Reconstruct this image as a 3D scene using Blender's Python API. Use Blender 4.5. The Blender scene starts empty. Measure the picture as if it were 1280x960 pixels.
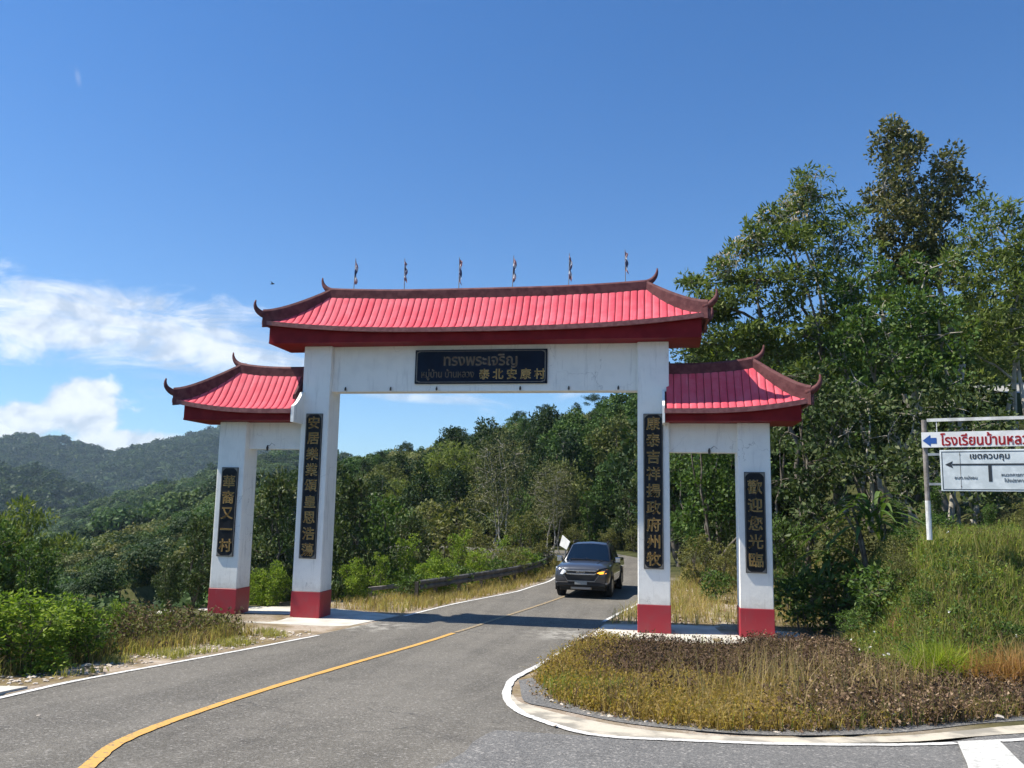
import bpy, math, random
import numpy as np
from math import radians as rad, pi, sin, cos, sqrt
from mathutils import Vector, Matrix

sc = bpy.context.scene
COL = sc.collection

# ---------------------------------------------------------------- camera
CAM = np.array([4.7594, -21.9908, 3.1297])
YAW, PITCH, ROLL, FPX = 0.1738, 0.1404, 0.0189, 1060.05
def cam_axes():
    cy, sy, cp, sp = cos(YAW), sin(YAW), cos(PITCH), sin(PITCH)
    f = np.array([-sy*cp, cy*cp, sp]); r = np.array([cy, sy, 0.]); u = np.cross(r, f)
    cr, sr = cos(ROLL), sin(ROLL)
    return r*cr + u*sr, -r*sr + u*cr, f
AR, AU, AF = cam_axes()
cd = bpy.data.cameras.new('camera'); cam = bpy.data.objects.new('camera', cd); COL.objects.link(cam)
cd.sensor_fit = 'HORIZONTAL'; cd.sensor_width = 36; cd.lens = FPX/1280*36
cd.clip_start = .1; cd.clip_end = 12000
M = Matrix(((AR[0], AU[0], -AF[0], CAM[0]), (AR[1], AU[1], -AF[1], CAM[1]), (AR[2], AU[2], -AF[2], CAM[2]), (0, 0, 0, 1)))
cam.matrix_world = M
sc.camera = cam
def at(px, py, D):
    """world point seen at a photograph pixel (1280x960) at horizontal distance D"""
    d = AF + AR*(px-640)/FPX - AU*(py-480)/FPX
    return CAM + d*D/math.hypot(d[0], d[1])

# ---------------------------------------------------------------- light
sc.view_settings.view_transform = 'Standard'; sc.view_settings.look = 'None'
sc.view_settings.gamma = 1; sc.view_settings.exposure = EXPOSURE = 0.66
SUN = Vector((-.66, -.13, 1.0)).normalized()
sun_el = math.asin(SUN.z); sun_az = math.atan2(SUN.x, SUN.y)
sd = bpy.data.lights.new('sun', 'SUN'); sun = bpy.data.objects.new('sun', sd); COL.objects.link(sun)
sd.energy = 5.0; sd.angle = rad(.53); sd.color = (1, .93, .81)
sun.rotation_euler = SUN.to_track_quat('Z', 'Y').to_euler(); sun.location = (0, 0, 40)

class N:
    """small node graph helper"""
    def __init__(s, nt): s.nt = nt; s.n = nt.nodes; s.l = nt.links
    def add(s, typ, ins=None, **kw):
        nd = s.n.new(typ)
        for k, v in kw.items(): setattr(nd, k, v)
        if ins:
            for k, v in ins.items():
                if isinstance(v, bpy.types.NodeSocket): s.l.new(v, nd.inputs[k])
                else: nd.inputs[k].default_value = v
        return nd
    def math(s, op, a, b=0., c=0., clamp=False):
        nd = s.n.new('ShaderNodeMath'); nd.operation = op; nd.use_clamp = clamp
        for i, v in enumerate((a, b, c)):
            if isinstance(v, bpy.types.NodeSocket): s.l.new(v, nd.inputs[i])
            else: nd.inputs[i].default_value = v
        return nd.outputs[0]
    def mix(s, f, a, b, blend='MIX'):
        nd = s.n.new('ShaderNodeMix'); nd.data_type = 'RGBA'; nd.blend_type = blend
        for i, v in ((0, f), (6, a), (7, b)):
            if isinstance(v, bpy.types.NodeSocket): s.l.new(v, nd.inputs[i])
            else: nd.inputs[i].default_value = v if i == 0 else (*v[:3], 1)
        return nd.outputs[2]
    def noise(s, vec, scale, detail=4, rough=.55, dist=0.):
        nd = s.add('ShaderNodeTexNoise', {'Scale': scale, 'Detail': detail, 'Roughness': rough, 'Distortion': dist})
        s.l.new(vec, nd.inputs['Vector']); return nd.outputs['Fac']
    def ramp(s, fac, stops, interp='LINEAR'):
        nd = s.n.new('ShaderNodeValToRGB'); nd.color_ramp.interpolation = interp
        e = nd.color_ramp.elements
        while len(e) < len(stops): e.new(.5)
        for i, (p, c) in enumerate(stops):
            e[i].position = p; e[i].color = (c, c, c, 1) if isinstance(c, (int, float)) else (*c[:3], 1)
        s.l.new(fac, nd.inputs[0]); return nd.outputs[0]
    def smooth(s, x, lo, hi):
        nd = s.n.new('ShaderNodeMapRange'); nd.interpolation_type = 'SMOOTHSTEP'
        s.l.new(x, nd.inputs[0]); nd.inputs[1].default_value = lo; nd.inputs[2].default_value = hi
        return nd.outputs[0]

# world: Nishita sky with procedural clouds laid by direction
w = bpy.data.worlds.new('World'); sc.world = w; w.use_nodes = True
g = N(w.node_tree); g.n.clear()
sky = g.add('ShaderNodeTexSky', sky_type='NISHITA'); sky.sun_disc = False
sky.sun_elevation = sun_el; sky.sun_rotation = sun_az
sky.altitude = 900; sky.air_density = 1.0; sky.dust_density = .6; sky.ozone_density = 4.0
tc = g.add('ShaderNodeTexCoord'); sx = g.add('ShaderNodeSeparateXYZ', {0: tc.outputs['Generated']})
az = g.math('MULTIPLY', g.math('ARCTAN2', sx.outputs[0], sx.outputs[1]), 57.2958)
el = g.math('MULTIPLY', g.math('ARCSINE', sx.outputs[2]), 57.2958)
cv = g.add('ShaderNodeCombineXYZ', {0: g.math('MULTIPLY', az, .06), 1: g.math('MULTIPLY', el, .22), 2: 0.})
cv2 = g.add('ShaderNodeCombineXYZ', {0: g.math('MULTIPLY', az, .16), 1: g.math('MULTIPLY', el, .2), 2: 3.7})
n1 = g.noise(cv.outputs[0], 2.4, 12, .66, .8)
n2 = g.noise(cv2.outputs[0], 2.6, 9, .55, .2)
def blob(az0, el0, sa, se, tilt=0.):
    da = g.math('SUBTRACT', az, az0); de = g.math('SUBTRACT', g.math('SUBTRACT', el, el0), g.math('MULTIPLY', da, tilt))
    a2 = g.math('POWER', g.math('DIVIDE', g.math('ABSOLUTE', da), sa), 2.); b2 = g.math('POWER', g.math('DIVIDE', g.math('ABSOLUTE', de), se), 2.)
    return g.math('EXPONENT', g.math('MULTIPLY', g.math('ADD', a2, b2), -1.))
# long wispy bank to the left of the gate, falling towards the right
bank = blob(-37, 10.2, 26, 2.6, -.055)
bank_m = g.smooth(g.math('ADD', bank, g.math('MULTIPLY', g.math('SUBTRACT', n1, .5), 2.2)), .26, 1.0)
bank_m = g.math('MULTIPLY', bank_m, g.smooth(bank, .03, .22))
cum = g.math('MAXIMUM', blob(-37.0, 5.2, 2.9, 2.6), g.math('MAXIMUM', blob(-40.0, 4.0, 2.4, 1.9), blob(-33.8, 3.0, 3.8, 1.4)))
cum_m = g.smooth(g.math('ADD', cum, g.math('MULTIPLY', g.math('SUBTRACT', n2, .5), 1.5)), .40, .75)
streak = blob(-16.5, 6.95, 6.5, .55, -.03)
streak_m = g.smooth(g.math('ADD', streak, g.math('MULTIPLY', g.math('SUBTRACT', n1, .5), 1.4)), .45, 1.1)
wisp = g.math('MULTIPLY', g.smooth(g.math('ADD', blob(-38.8, 24.4, .28, .5, -1.2), g.math('MULTIPLY', g.math('SUBTRACT', n1, .5), 1.2)), .35, 1.3), .15)
cl = g.math('MAXIMUM', g.math('MULTIPLY', bank_m, .86), g.math('MAXIMUM', g.math('MULTIPLY', cum_m, .92), g.math('MAXIMUM', g.math('MULTIPLY', streak_m, .6), wisp)))
cbright = g.mix(g.smooth(n2, .38, .62), (4.9, 5.6, 6.6), (8.2, 8.5, 8.8))
skyc = g.mix(1.0, sky.outputs[0], g.mix(g.smooth(el, 3., 34.), (.83, 1.07, 1.24), (.55, .97, 1.32)), 'MULTIPLY')
fin = g.mix(cl, skyc, cbright)
bg = g.add('ShaderNodeBackground', {'Color': fin, 'Strength': .082})
g.add('ShaderNodeOutputWorld', {'Surface': bg.outputs[0]})
sc.cycles.max_bounces = 6; sc.cycles.diffuse_bounces = 3; sc.cycles.glossy_bounces = 2
sc.cycles.transmission_bounces = 3; sc.cycles.volume_bounces = 1; sc.cycles.transparent_max_bounces = 8

# ---------------------------------------------------------------- materials
def new_mat(name):
    m = bpy.data.materials.new(name); m.use_nodes = True
    q = N(m.node_tree); q.n.clear()
    out = q.add('ShaderNodeOutputMaterial'); p = q.add('ShaderNodeBsdfPrincipled')
    q.l.new(p.outputs[0], out.inputs[0]); return m, q, p, out
def mat(name, c1, c2=None, scale=8., rough=.6, spec=.4, bump=0., bscale=40., metal=0., detail=5, coat=0., lo=.35, hi=.65, object_space=True):
    m, q, p, out = new_mat(name)
    t = q.add('ShaderNodeTexCoord'); v = t.outputs['Object'] if object_space else t.outputs['Object']
    if c2 is None: p.inputs['Base Color'].default_value = (*c1, 1)
    else: q.l.new(q.mix(q.smooth(q.noise(v, scale, detail), lo, hi), c1, c2), p.inputs['Base Color'])
    p.inputs['Roughness'].default_value = rough; p.inputs['Specular IOR Level'].default_value = spec
    p.inputs['Metallic'].default_value = metal; p.inputs['Coat Weight'].default_value = coat
    if bump:
        b = q.add('ShaderNodeBump', {'Strength': bump, 'Distance': .01, 'Height': q.noise(v, bscale, 5)})
        q.l.new(b.outputs[0], p.inputs['Normal'])
    return m

def leafmat(name, cols, rough=.5, spec=.35, trans=.3, big=1.2):
    """leaf surface: every leaf (mesh island) has a shade of its own, with slow drift over the plant"""
    m = bpy.data.materials.new(name); m.use_nodes = True; q = N(m.node_tree); q.n.clear()
    geo = q.add('ShaderNodeNewGeometry'); t = q.add('ShaderNodeTexCoord')
    r = geo.outputs['Random Per Island']; oi = q.add('ShaderNodeObjectInfo')
    nn = q.noise(t.outputs['Object'], big, 2)
    f = q.math('ADD', q.math('MULTIPLY', r, .6), q.math('MULTIPLY', nn, .55), clamp=True)
    if not name.endswith(('grass', 'weed')): cols = [tuple(min(.6, x*1.35) for x in cc) for cc in cols]; rough = max(rough, .55); spec *= .5
    f = q.math('ADD', f, q.math('MULTIPLY', q.math('SUBTRACT', oi.outputs['Random'], .5), .18), clamp=True)
    k = len(cols)
    c = q.ramp(f, [(i/(k-1)*.8+.1, cc) for i, cc in enumerate(cols)])
    p = q.add('ShaderNodeBsdfPrincipled', {'Base Color': c, 'Roughness': rough, 'Specular IOR Level': spec})
    tr = q.add('ShaderNodeBsdfTranslucent', {'Color': q.mix(1., c, (1.25, 1.35, .6), 'MULTIPLY')})
    mx = q.add('ShaderNodeMixShader', {0: trans}); q.l.new(p.outputs[0], mx.inputs[1]); q.l.new(tr.outputs[0], mx.inputs[2])
    out = q.add('ShaderNodeOutputMaterial', {'Surface': mx.outputs[0]})
    return m

def white_wall():
    m, q, p, out = new_mat('white_painted_render')
    t = q.add('ShaderNodeTexCoord'); v = t.outputs['Object']
    mp = q.add('ShaderNodeMapping', {'Vector': v, 'Scale': (5., 5., .55)})
    streak = q.noise(mp.outputs[0], 1.6, 6, .65)
    blot = q.noise(v, 2.3, 5, .6)
    c = q.mix(q.math('MULTIPLY', q.smooth(streak, .52, .78), .55), (.87, .86, .81), (.48, .475, .45))
    c = q.mix(q.math('MULTIPLY', q.smooth(blot, .45, .7), .25), c, (.62, .62, .60))
    # splash-back dirt above the ground course and hairline cracks
    z = q.add('ShaderNodeSeparateXYZ', {0: v}).outputs[2]
    mud = q.math('MULTIPLY', q.math('SUBTRACT', 1., q.smooth(q.math('ADD', z, q.math('MULTIPLY', q.noise(v, 6, 5, .7), .9)), .95, 1.55)), .45)
    c = q.mix(mud, c, (.45, .40, .33))
    wv = q.add('ShaderNodeVectorMath', operation='ADD'); q.l.new(v, wv.inputs[0]); nz_ = q.add('ShaderNodeTexNoise', {'Vector': v, 'Scale': 2.2, 'Detail': 5.}); q.l.new(nz_.outputs['Color'], wv.inputs[1])
    vc = q.add('ShaderNodeTexVoronoi', {'Scale': .7}, feature='DISTANCE_TO_EDGE'); q.l.new(wv.outputs[0], vc.inputs['Vector'])
    c = q.mix(q.math('MULTIPLY', q.math('MULTIPLY', q.math('SUBTRACT', 1., q.smooth(vc.outputs['Distance'], .001, .006)), q.smooth(q.noise(v, .8, 2), .5, .6)), .5), c, (.3, .3, .29))
    q.l.new(c, p.inputs['Base Color']); p.inputs['Roughness'].default_value = .62; p.inputs['Specular IOR Level'].default_value = .3
    b = q.add('ShaderNodeBump', {'Strength': .35, 'Distance': .012, 'Height': q.noise(v, 9, 6, .6)}); q.l.new(b.outputs[0], p.inputs['Normal'])
    return m
def red_base():
    m, q, p, out = new_mat('red_painted_base')
    t = q.add('ShaderNodeTexCoord'); v = t.outputs['Object']
    c = q.mix(q.smooth(q.noise(v, 3, 6, .6), .4, .75), (.36, .022, .035), (.30, .04, .05))
    mp = q.add('ShaderNodeMapping', {'Vector': v, 'Scale': (9., 9., 1.2)})
    c = q.mix(q.math('MULTIPLY', q.smooth(q.noise(mp.outputs[0], 1.0, 4), .64, .72), .35), c, (.5, .26, .26))
    q.l.new(c, p.inputs['Base Color']); p.inputs['Roughness'].default_value = .5
    b = q.add('ShaderNodeBump', {'Strength': .3, 'Distance': .01, 'Height': q.noise(v, 12, 6, .6)}); q.l.new(b.outputs[0], p.inputs['Normal'])
    return m
def asphalt(name, c1, c2, speck, blue=False):
    m, q, p, out = new_mat(name)
    t = q.add('ShaderNodeTexCoord'); v = t.outputs['Object']
    big = q.noise(v, .35, 5, .6); mid = q.noise(v, 2.2, 5, .6)
    mp = q.add('ShaderNodeMapping', {'Vector': v, 'Scale': (1.6, .12, 1.)})
    tracks = q.noise(mp.outputs[0], 1.1, 3)
    c = q.mix(q.smooth(q.math('ADD', q.math('MULTIPLY', big, .5), q.math('MULTIPLY', tracks, .5)), .38, .62), c1, c2)
    c = q.mix(q.math('MULTIPLY', q.smooth(mid, .52, .72), .5), c, tuple(x*.6 for x in c1))
    vo = q.add('ShaderNodeTexVoronoi', {'Vector': v, 'Scale': 85.}); vo2 = q.add('ShaderNodeTexVoronoi', {'Vector': v, 'Scale': 38.})
    sp = q.smooth(q.add('ShaderNodeSeparateColor', {0: vo.outputs['Color']}).outputs[0], .3, 1.)
    sp2 = q.smooth(q.add('ShaderNodeSeparateColor', {0: vo2.outputs['Color']}).outputs[1], .86, 1.)
    c = q.mix(q.math('MULTIPLY', sp, speck), c, (.42, .40, .37)); c = q.mix(q.math('MULTIPLY', sp2, speck*1.2), c, (.5, .47, .43))
    dk = q.smooth(q.add('ShaderNodeSeparateColor', {0: vo.outputs['Color']}).outputs[2], .72, 1.)
    c = q.mix(q.math('MULTIPLY', dk, .6), c, (.035, .035, .037))
    # fine cracks
    vc = q.add('ShaderNodeTexVoronoi', {'Vector': v, 'Scale': .55}, feature='DISTANCE_TO_EDGE')
    wv = q.add('ShaderNodeVectorMath', operation='ADD'); q.l.new(v, wv.inputs[0])
    nz = q.add('ShaderNodeTexNoise', {'Vector': v, 'Scale': 1.7, 'Detail': 6.}); q.l.new(nz.outputs['Color'], wv.inputs[1]); q.l.new(wv.outputs[0], vc.inputs['Vector'])
    ck = q.math('MULTIPLY', q.math('SUBTRACT', 1., q.smooth(vc.outputs['Distance'], .002, .012)), q.smooth(q.noise(v, .6, 2), .52, .62))
    c = q.mix(q.math('MULTIPLY', ck, .55), c, (.04, .04, .04))
    # pale cement dust tracked off the slab where the gate stands
    s = q.add('ShaderNodeSeparateXYZ', {0: v})
    near = q.math('SUBTRACT', 1., q.smooth(q.math('ABSOLUTE', q.math('ADD', s.outputs[1], .9)), .2, 1.5))
    side = q.smooth(q.math('ABSOLUTE', q.math('SUBTRACT', s.outputs[0], .1)), .9, 2.9)
    d = q.math('MULTIPLY', q.math('MULTIPLY', near, side), q.smooth(q.noise(v, 2.6, 6, .7), .42, .6))
    c = q.mix(q.math('MULTIPLY', d, .65), c, (.50, .48, .43))
    q.l.new(c, p.inputs['Base Color']); p.inputs['Roughness'].default_value = .8; p.inputs['Specular IOR Level'].default_value = .3
    b = q.add('ShaderNodeBump', {'Strength': .6, 'Distance': .006, 'Height': q.math('ADD', vo.outputs['Distance'], q.noise(v, 30, 3))}); q.l.new(b.outputs[0], p.inputs['Normal'])
    return m
def paint(name, col, worn, amt=.5, lo=.58):
    m, q, p, out = new_mat(name)
    t = q.add('ShaderNodeTexCoord'); v = t.outputs['Object']
    k = q.smooth(q.noise(v, 14, 7, .7), lo, lo+.1)
    vo = q.add('ShaderNodeTexVoronoi', {'Vector': v, 'Scale': 90.})
    k2 = q.math('MULTIPLY', q.smooth(q.add('ShaderNodeSeparateColor', {0: vo.outputs['Color']}).outputs[0], .6, 1.), .3)
    c = q.mix(q.math('MAXIMUM', q.math('MULTIPLY', k, amt), k2), col, worn)
    c = q.mix(q.math('MULTIPLY', q.smooth(q.noise(v, 1.3, 4), .5, .75), .25), c, tuple(x*.7 for x in col))
    q.l.new(c, p.inputs['Base Color']); p.inputs['Roughness'].default_value = .7
    return m
def ground_mat():
    m, q, p, out = new_mat('ground_soil')
    t = q.add('ShaderNodeTexCoord'); v = t.outputs['Object']
    s = q.add('ShaderNodeSeparateXYZ', {0: v})
    soil = q.mix(q.smooth(q.noise(v, 1.1, 6, .65), .35, .65), (.26, .20, .145), (.42, .35, .28))
    vo = q.add('ShaderNodeTexVoronoi', {'Vector': v, 'Scale': 26.})
    soil = q.mix(q.math('MULTIPLY', q.smooth(q.add('ShaderNodeSeparateColor', {0: vo.outputs['Color']}).outputs[0], .55, 1.), .5), soil, (.5, .46, .41))
    litter = q.mix(q.smooth(q.noise(v, 6, 6, .7), .4, .65), (.17, .125, .075), (.26, .21, .11))
    soil = q.mix(q.smooth(q.noise(v, .7, 3), .42, .62), soil, litter)
    wild = q.mix(q.smooth(q.noise(v, .9, 6, .7), .35, .65), (.035, .042, .016), (.075, .078, .030))
    far = q.mix(q.smooth(q.noise(v, .02, 6, .7), .4, .65), (.025, .05, .02), (.06, .09, .03))
    # distance from the road corridor decides how wild the ground is
    e = q.math('ABSOLUTE', q.math('SUBTRACT', s.outputs[0], 1.))
    c = q.mix(q.smooth(e, 5.5, 9.5), soil, wild)
    c = q.mix(q.smooth(q.math('ABSOLUTE', s.outputs[1]), 9., 22.), c, wild)
    c = q.mix(q.smooth(e, 60., 200.), c, far)
    bx_ = q.math('MULTIPLY', q.math('MULTIPLY', q.smooth(s.outputs[0], 8.2, 9.6), q.smooth(s.outputs[1], -9.5, -7.)), q.math('SUBTRACT', 1., q.smooth(s.outputs[1], -1., 2.)))
    c = q.mix(bx_, c, q.mix(q.smooth(q.noise(v, 1.6, 5), .4, .6), (.075, .075, .03), (.12, .105, .05)))
    cutx = q.math('SUBTRACT', 1., q.smooth(q.math('ABSOLUTE', q.math('SUBTRACT', s.outputs[0], 9.0)), .4, .8)); cuty = q.math('SUBTRACT', 1., q.smooth(q.math('ABSOLUTE', q.math('ADD', s.outputs[1], 2.6)), 1.0, 1.8))
    c = q.mix(q.math('MULTIPLY', cutx, cuty), c, q.mix(q.smooth(q.noise(v, 2.5, 5), .4, .6), (.22, .085, .045), (.09, .045, .03)))
    q.l.new(c, p.inputs['Base Color']); p.inputs['Roughness'].default_value = .95; p.inputs['Specular IOR Level'].default_value = .1
    b = q.add('ShaderNodeBump', {'Strength': .7, 'Distance': .03, 'Height': q.noise(v, 16, 6, .7)}); q.l.new(b.outputs[0], p.inputs['Normal'])
    return m
def car_paint():
    m, q, p, out = new_mat('grey_metallic_paint')
    p.inputs['Base Color'].default_value = (.075, .082, .098, 1); p.inputs['Metallic'].default_value = .5
    p.inputs['Roughness'].default_value = .34; p.inputs['Coat Weight'].default_value = .9; p.inputs['Coat Roughness'].default_value = .06
    return m

def tile_mat():
    m, q, p, out = new_mat('red_painted_tile'); t = q.add('ShaderNodeTexCoord'); v = t.outputs['Object']; oi = q.add('ShaderNodeObjectInfo')
    c = q.mix(q.smooth(q.noise(v, 2.0, 6, .65), .35, .7), (.66, .065, .100), (.72, .13, .17))
    c = q.mix(q.math('MULTIPLY', oi.outputs['Random'], .45), c, (.58, .09, .12))
    c = q.mix(q.math('MULTIPLY', q.smooth(q.noise(v, 9, 6, .7), .55, .8), .45), c, (.40, .12, .12))
    mp = q.add('ShaderNodeMapping', {'Vector': v, 'Scale': (14., 1.2, 1.2)}); c = q.mix(q.math('MULTIPLY', q.smooth(q.noise(mp.outputs[0], 1., 4), .58, .75), .4), c, (.78, .30, .32))
    q.l.new(c, p.inputs['Base Color']); p.inputs['Roughness'].default_value = .68; p.inputs['Specular IOR Level'].default_value = .2
    b = q.add('ShaderNodeBump', {'Strength': .35, 'Distance': .01, 'Height': q.noise(v, 45, 4)}); q.l.new(b.outputs[0], p.inputs['Normal']); return m
MT = {}
MT['white'] = white_wall(); MT['base'] = red_base()
MT['tile'] = tile_mat()
MT['deck'] = mat('dark_red_underlay', (.14, .006, .012), None)
MT['fascia'] = mat('dark_red_fascia_paint', (.18, .005, .009), (.24, .011, .015), 2.2, .6, .18, .2, 14)
MT['ridge'] = mat('maroon_ridge_paint', (.090, .028, .031), (.145, .055, .055), 6, .7, .2, .5, 35)
MT['eave'] = mat('pinkish_brown_eave_paint', (.20, .070, .068), (.29, .125, .115), 9, .6, .3, .5, 40)
MT['black'] = mat('black_stone_panel', (.006, .007, .009), (.012, .014, .018), 7, .55, .2)
MT['navy'] = mat('dark_navy_stone_plaque', (.004, .009, .022), (.006, .014, .032), 3, .6, .15)
MT['gold'] = mat('gold_lettering_paint', (.95, .66, .26), (.85, .52, .16), 20, .45, .5)
MT['dullgold'] = mat('faded_gold_lettering', (.62, .48, .32), (.45, .35, .25), 12, .55, .4)
MT['frame'] = mat('grey_stone_frame', (.16, .15, .13), (.22, .20, .17), 15, .5)
MT['concrete'] = mat('pale_concrete', (.60, .57, .50), (.43, .41, .36), 1.8, .85, .2, .5, 20, lo=.35, hi=.7)
MT['gutter'] = mat('cream_cement_gutter', (.52, .47, .38), (.27, .25, .21), 2.2, .85, .2, .6, 22, lo=.40, hi=.62)
MT['asphalt'] = asphalt('worn_asphalt', (.090, .082, .066), (.140, .128, .105), .27)
MT['asphalt2'] = asphalt('newer_grey_asphalt', (.102, .102, .100), (.130, .129, .125), .38)
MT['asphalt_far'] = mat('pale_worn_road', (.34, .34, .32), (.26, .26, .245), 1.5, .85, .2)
MT['whiteline'] = paint('white_road_paint', (.70, .69, .66), (.22, .21, .19), .8, .52)
MT['yellowline'] = paint('yellow_road_paint', (.60, .34, .075), (.18, .15, .11), .8, .53)
MT['fadeline'] = paint('faded_yellow_paint', (.34, .25, .13), (.16, .145, .125), .9, .48)
MT['barpaint'] = paint('worn_white_bar_paint', (.62, .62, .58), (.30, .29, .27), .7, .50)
MT['ground'] = ground_mat()
MT['stone'] = mat('pale_rubble', (.45, .38, .31), (.62, .56, .48), 4, .9, .2, .6, 15)
MT['greystone'] = mat('grey_rock', (.14, .15, .16), (.22, .22, .22), 4, .85, .2, .6, 12)
MT['bark'] = mat('grey_brown_bark', (.085, .07, .055), (.20, .18, .15), 3, .9, .15, .8, 20)
MT['palebark'] = mat('pale_grey_bark', (.40, .37, .31), (.20, .18, .145), 2.4, .85, .2, .7, 14, lo=.45, hi=.7)
MT['darkbark'] = mat('dark_bark', (.045, .036, .028), (.09, .075, .06), 4, .95, .1, .8, 20)
MT['steel'] = mat('galvanised_steel', (.40, .41, .41), (.26, .26, .25), 3, .45, .5, .2, 30, metal=.6)
MT['oldsteel'] = mat('dull_weathered_steel', (.17, .165, .155), (.09, .085, .075), 3, .6, .3, .2, 30)
MT['rust'] = mat('weathered_dark_steel', (.12, .105, .09), (.05, .045, .04), 4, .8, .3, .3, 30)
MT['pole'] = mat('weathered_grey_post_paint', (.30, .27, .25), (.18, .16, .14), 5, .8, .2, .4, 20)
MT['polewhite'] = mat('white_post_paint', (.72, .72, .70), (.5, .5, .47), 5, .7, .2)
MT['board'] = mat('white_sign_paint', (.80, .80, .78), (.66, .66, .64), 3, .5, .4)
MT['board2'] = mat('pale_grey_sign_face', (.66, .71, .72), (.52, .57, .58), 5, .5, .4)
MT['red'] = mat('red_sign_letters', (.42, .015, .02), None); MT['blue'] = mat('blue_arrow_paint', (.02, .09, .33), None)
MT['ink'] = mat('dark_sign_ink', (.025, .032, .04), None)
MT['dirt'] = mat('red_brown_cut_earth', (.20, .085, .045), (.10, .05, .03), 2.5, .95, .1, .8, 10)
MT['car'] = car_paint()
MT['glass'] = mat('dark_tinted_glass', (.004, .010, .022), None, rough=.08, spec=.3)
MT['chrome'] = mat('chrome', (.62, .64, .67), None, rough=.18, metal=1.)
MT['plastic'] = mat('black_plastic', (.012, .012, .013), None, rough=.45)
MT['rubber'] = mat('tyre_rubber', (.014, .014, .015), None, rough=.85)
MT['rim'] = mat('alloy_rim', (.30, .30, .31), None, rough=.3, metal=.9)
MT['lens'] = mat('clear_headlight_lens', (.72, .76, .80), None, rough=.1, spec=.8, coat=1.)
MT['plate'] = mat('number_plate_face', (.34, .36, .35), (.26, .27, .27), 30, .4)
MT['haze'] = None
def emit(name, col, s):
    m = bpy.data.materials.new(name); m.use_nodes = True; q = N(m.node_tree); q.n.clear()
    e = q.add('ShaderNodeEmission', {'Color': (*col, 1), 'Strength': s}); q.add('ShaderNodeOutputMaterial', {'Surface': e.outputs[0]}); return m
MT['amber'] = emit('lit_amber_indicator', (1., .42, .05), 1.5)
MT['flagred'] = mat('flag_red_cloth', (.36, .22, .24), None); MT['flagwhite'] = mat('flag_white_cloth', (.62, .65, .68), None)
MT['flagblue'] = mat('flag_blue_cloth', (.10, .14, .24), None)
MT['flower'] = mat('white_petal', (.8, .8, .76), None)

# foliage
MT['l_dark'] = leafmat('dark_glossy_leaf', [(.014, .026, .008), (.030, .052, .014), (.050, .075, .024), (.085, .10, .040)], .38, .5, .18)
MT['l_mid'] = leafmat('mid_green_leaf', [(.022, .046, .012), (.040, .080, .018), (.065, .11, .026), (.10, .14, .04)], .5, .35, .28)
MT['l_feather'] = leafmat('feathery_leaf', [(.036, .058, .015), (.068, .096, .024), (.11, .14, .036), (.17, .19, .065)], .55, .3, .35)
MT['w_mid'] = leafmat('woodland_green_leaf', [(.018, .042, .012), (.032, .068, .018), (.054, .095, .026), (.085, .13, .04)], .6, .3, .2)
MT['w_dark'] = leafmat('woodland_dark_leaf', [(.010, .024, .010), (.018, .038, .013), (.028, .050, .018), (.045, .065, .025)], .6, .3, .18)
MT['w_olive'] = leafmat('woodland_olive_leaf', [(.040, .054, .018), (.070, .086, .026), (.10, .115, .038), (.145, .155, .055)], .6, .3, .2)
MT['l_twig'] = leafmat('sparse_grey_leaf', [(.05, .062, .028), (.08, .09, .04), (.11, .115, .05), (.14, .14, .07)], .8, .2, .2)
MT['l_bright'] = leafmat('bright_green_leaf', [(.036, .072, .012), (.080, .135, .018), (.145, .21, .028), (.23, .28, .05)], .45, .4, .38)
MT['l_olive'] = leafmat('olive_leaf', [(.045, .055, .020), (.075, .085, .028), (.11, .115, .038), (.16, .15, .055)], .55, .3, .28)
MT['l_rust'] = leafmat('rusty_new_leaf', [(.030, .042, .015), (.055, .068, .024), (.09, .095, .036), (.16, .14, .065)], .45, .4, .2)
MT['l_dry'] = leafmat('dry_brown_leaf', [(.07, .045, .03), (.14, .09, .06), (.22, .155, .10), (.34, .26, .18)], .8, .15, .15, 3.)
MT['l_pod'] = leafmat('pale_seed_pod', [(.22, .17, .12), (.34, .28, .20), (.45, .38, .28)], .7, .2, .2)
MT['l_far2'] = leafmat('pale_forest_canopy_leaf', [(.028, .050, .016), (.044, .072, .022), (.066, .098, .030), (.095, .13, .042)], .6, .2, .2, .012)
MT['l_pine'] = leafmat('pine_needles', [(.012, .030, .014), (.022, .046, .018), (.036, .064, .026)], .6, .25, .15)
MT['l_far'] = leafmat('forest_canopy_leaf', [(.016, .034, .012), (.028, .052, .016), (.044, .072, .022), (.075, .105, .034)], .6, .2, .2, .012)
MT['g_tan'] = leafmat('tan_dry_grass', [(.20, .135, .055), (.32, .23, .10), (.44, .33, .16), (.55, .44, .25)], .8, .15, .48, 1.5)
MT['g_yellow'] = leafmat('yellow_green_grass', [(.14, .10, .03), (.27, .185, .045), (.37, .26, .07), (.44, .33, .13)], .7, .2, .48, 1.5)
MT['g_brown'] = leafmat('dark_brown_dead_weed', [(.050, .030, .022), (.085, .054, .038), (.13, .086, .058), (.20, .14, .09)], .85, .1, .15, 2.)
MT['g_green'] = leafmat('fresh_green_grass', [(.07, .105, .02), (.13, .19, .035), (.21, .28, .055), (.33, .36, .12)], .55, .3, .5, 1.5)
MT['g_tussock'] = leafmat('bright_tussock_grass', [(.11, .16, .02), (.22, .29, .03), (.34, .40, .05), (.45, .46, .10)], .6, .3, .5, 1.5)
MT['g_rust'] = leafmat('rust_dry_grass', [(.16, .075, .03), (.28, .14, .05), (.40, .22, .08), (.48, .30, .13)], .7, .2, .4, 1.5)
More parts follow.
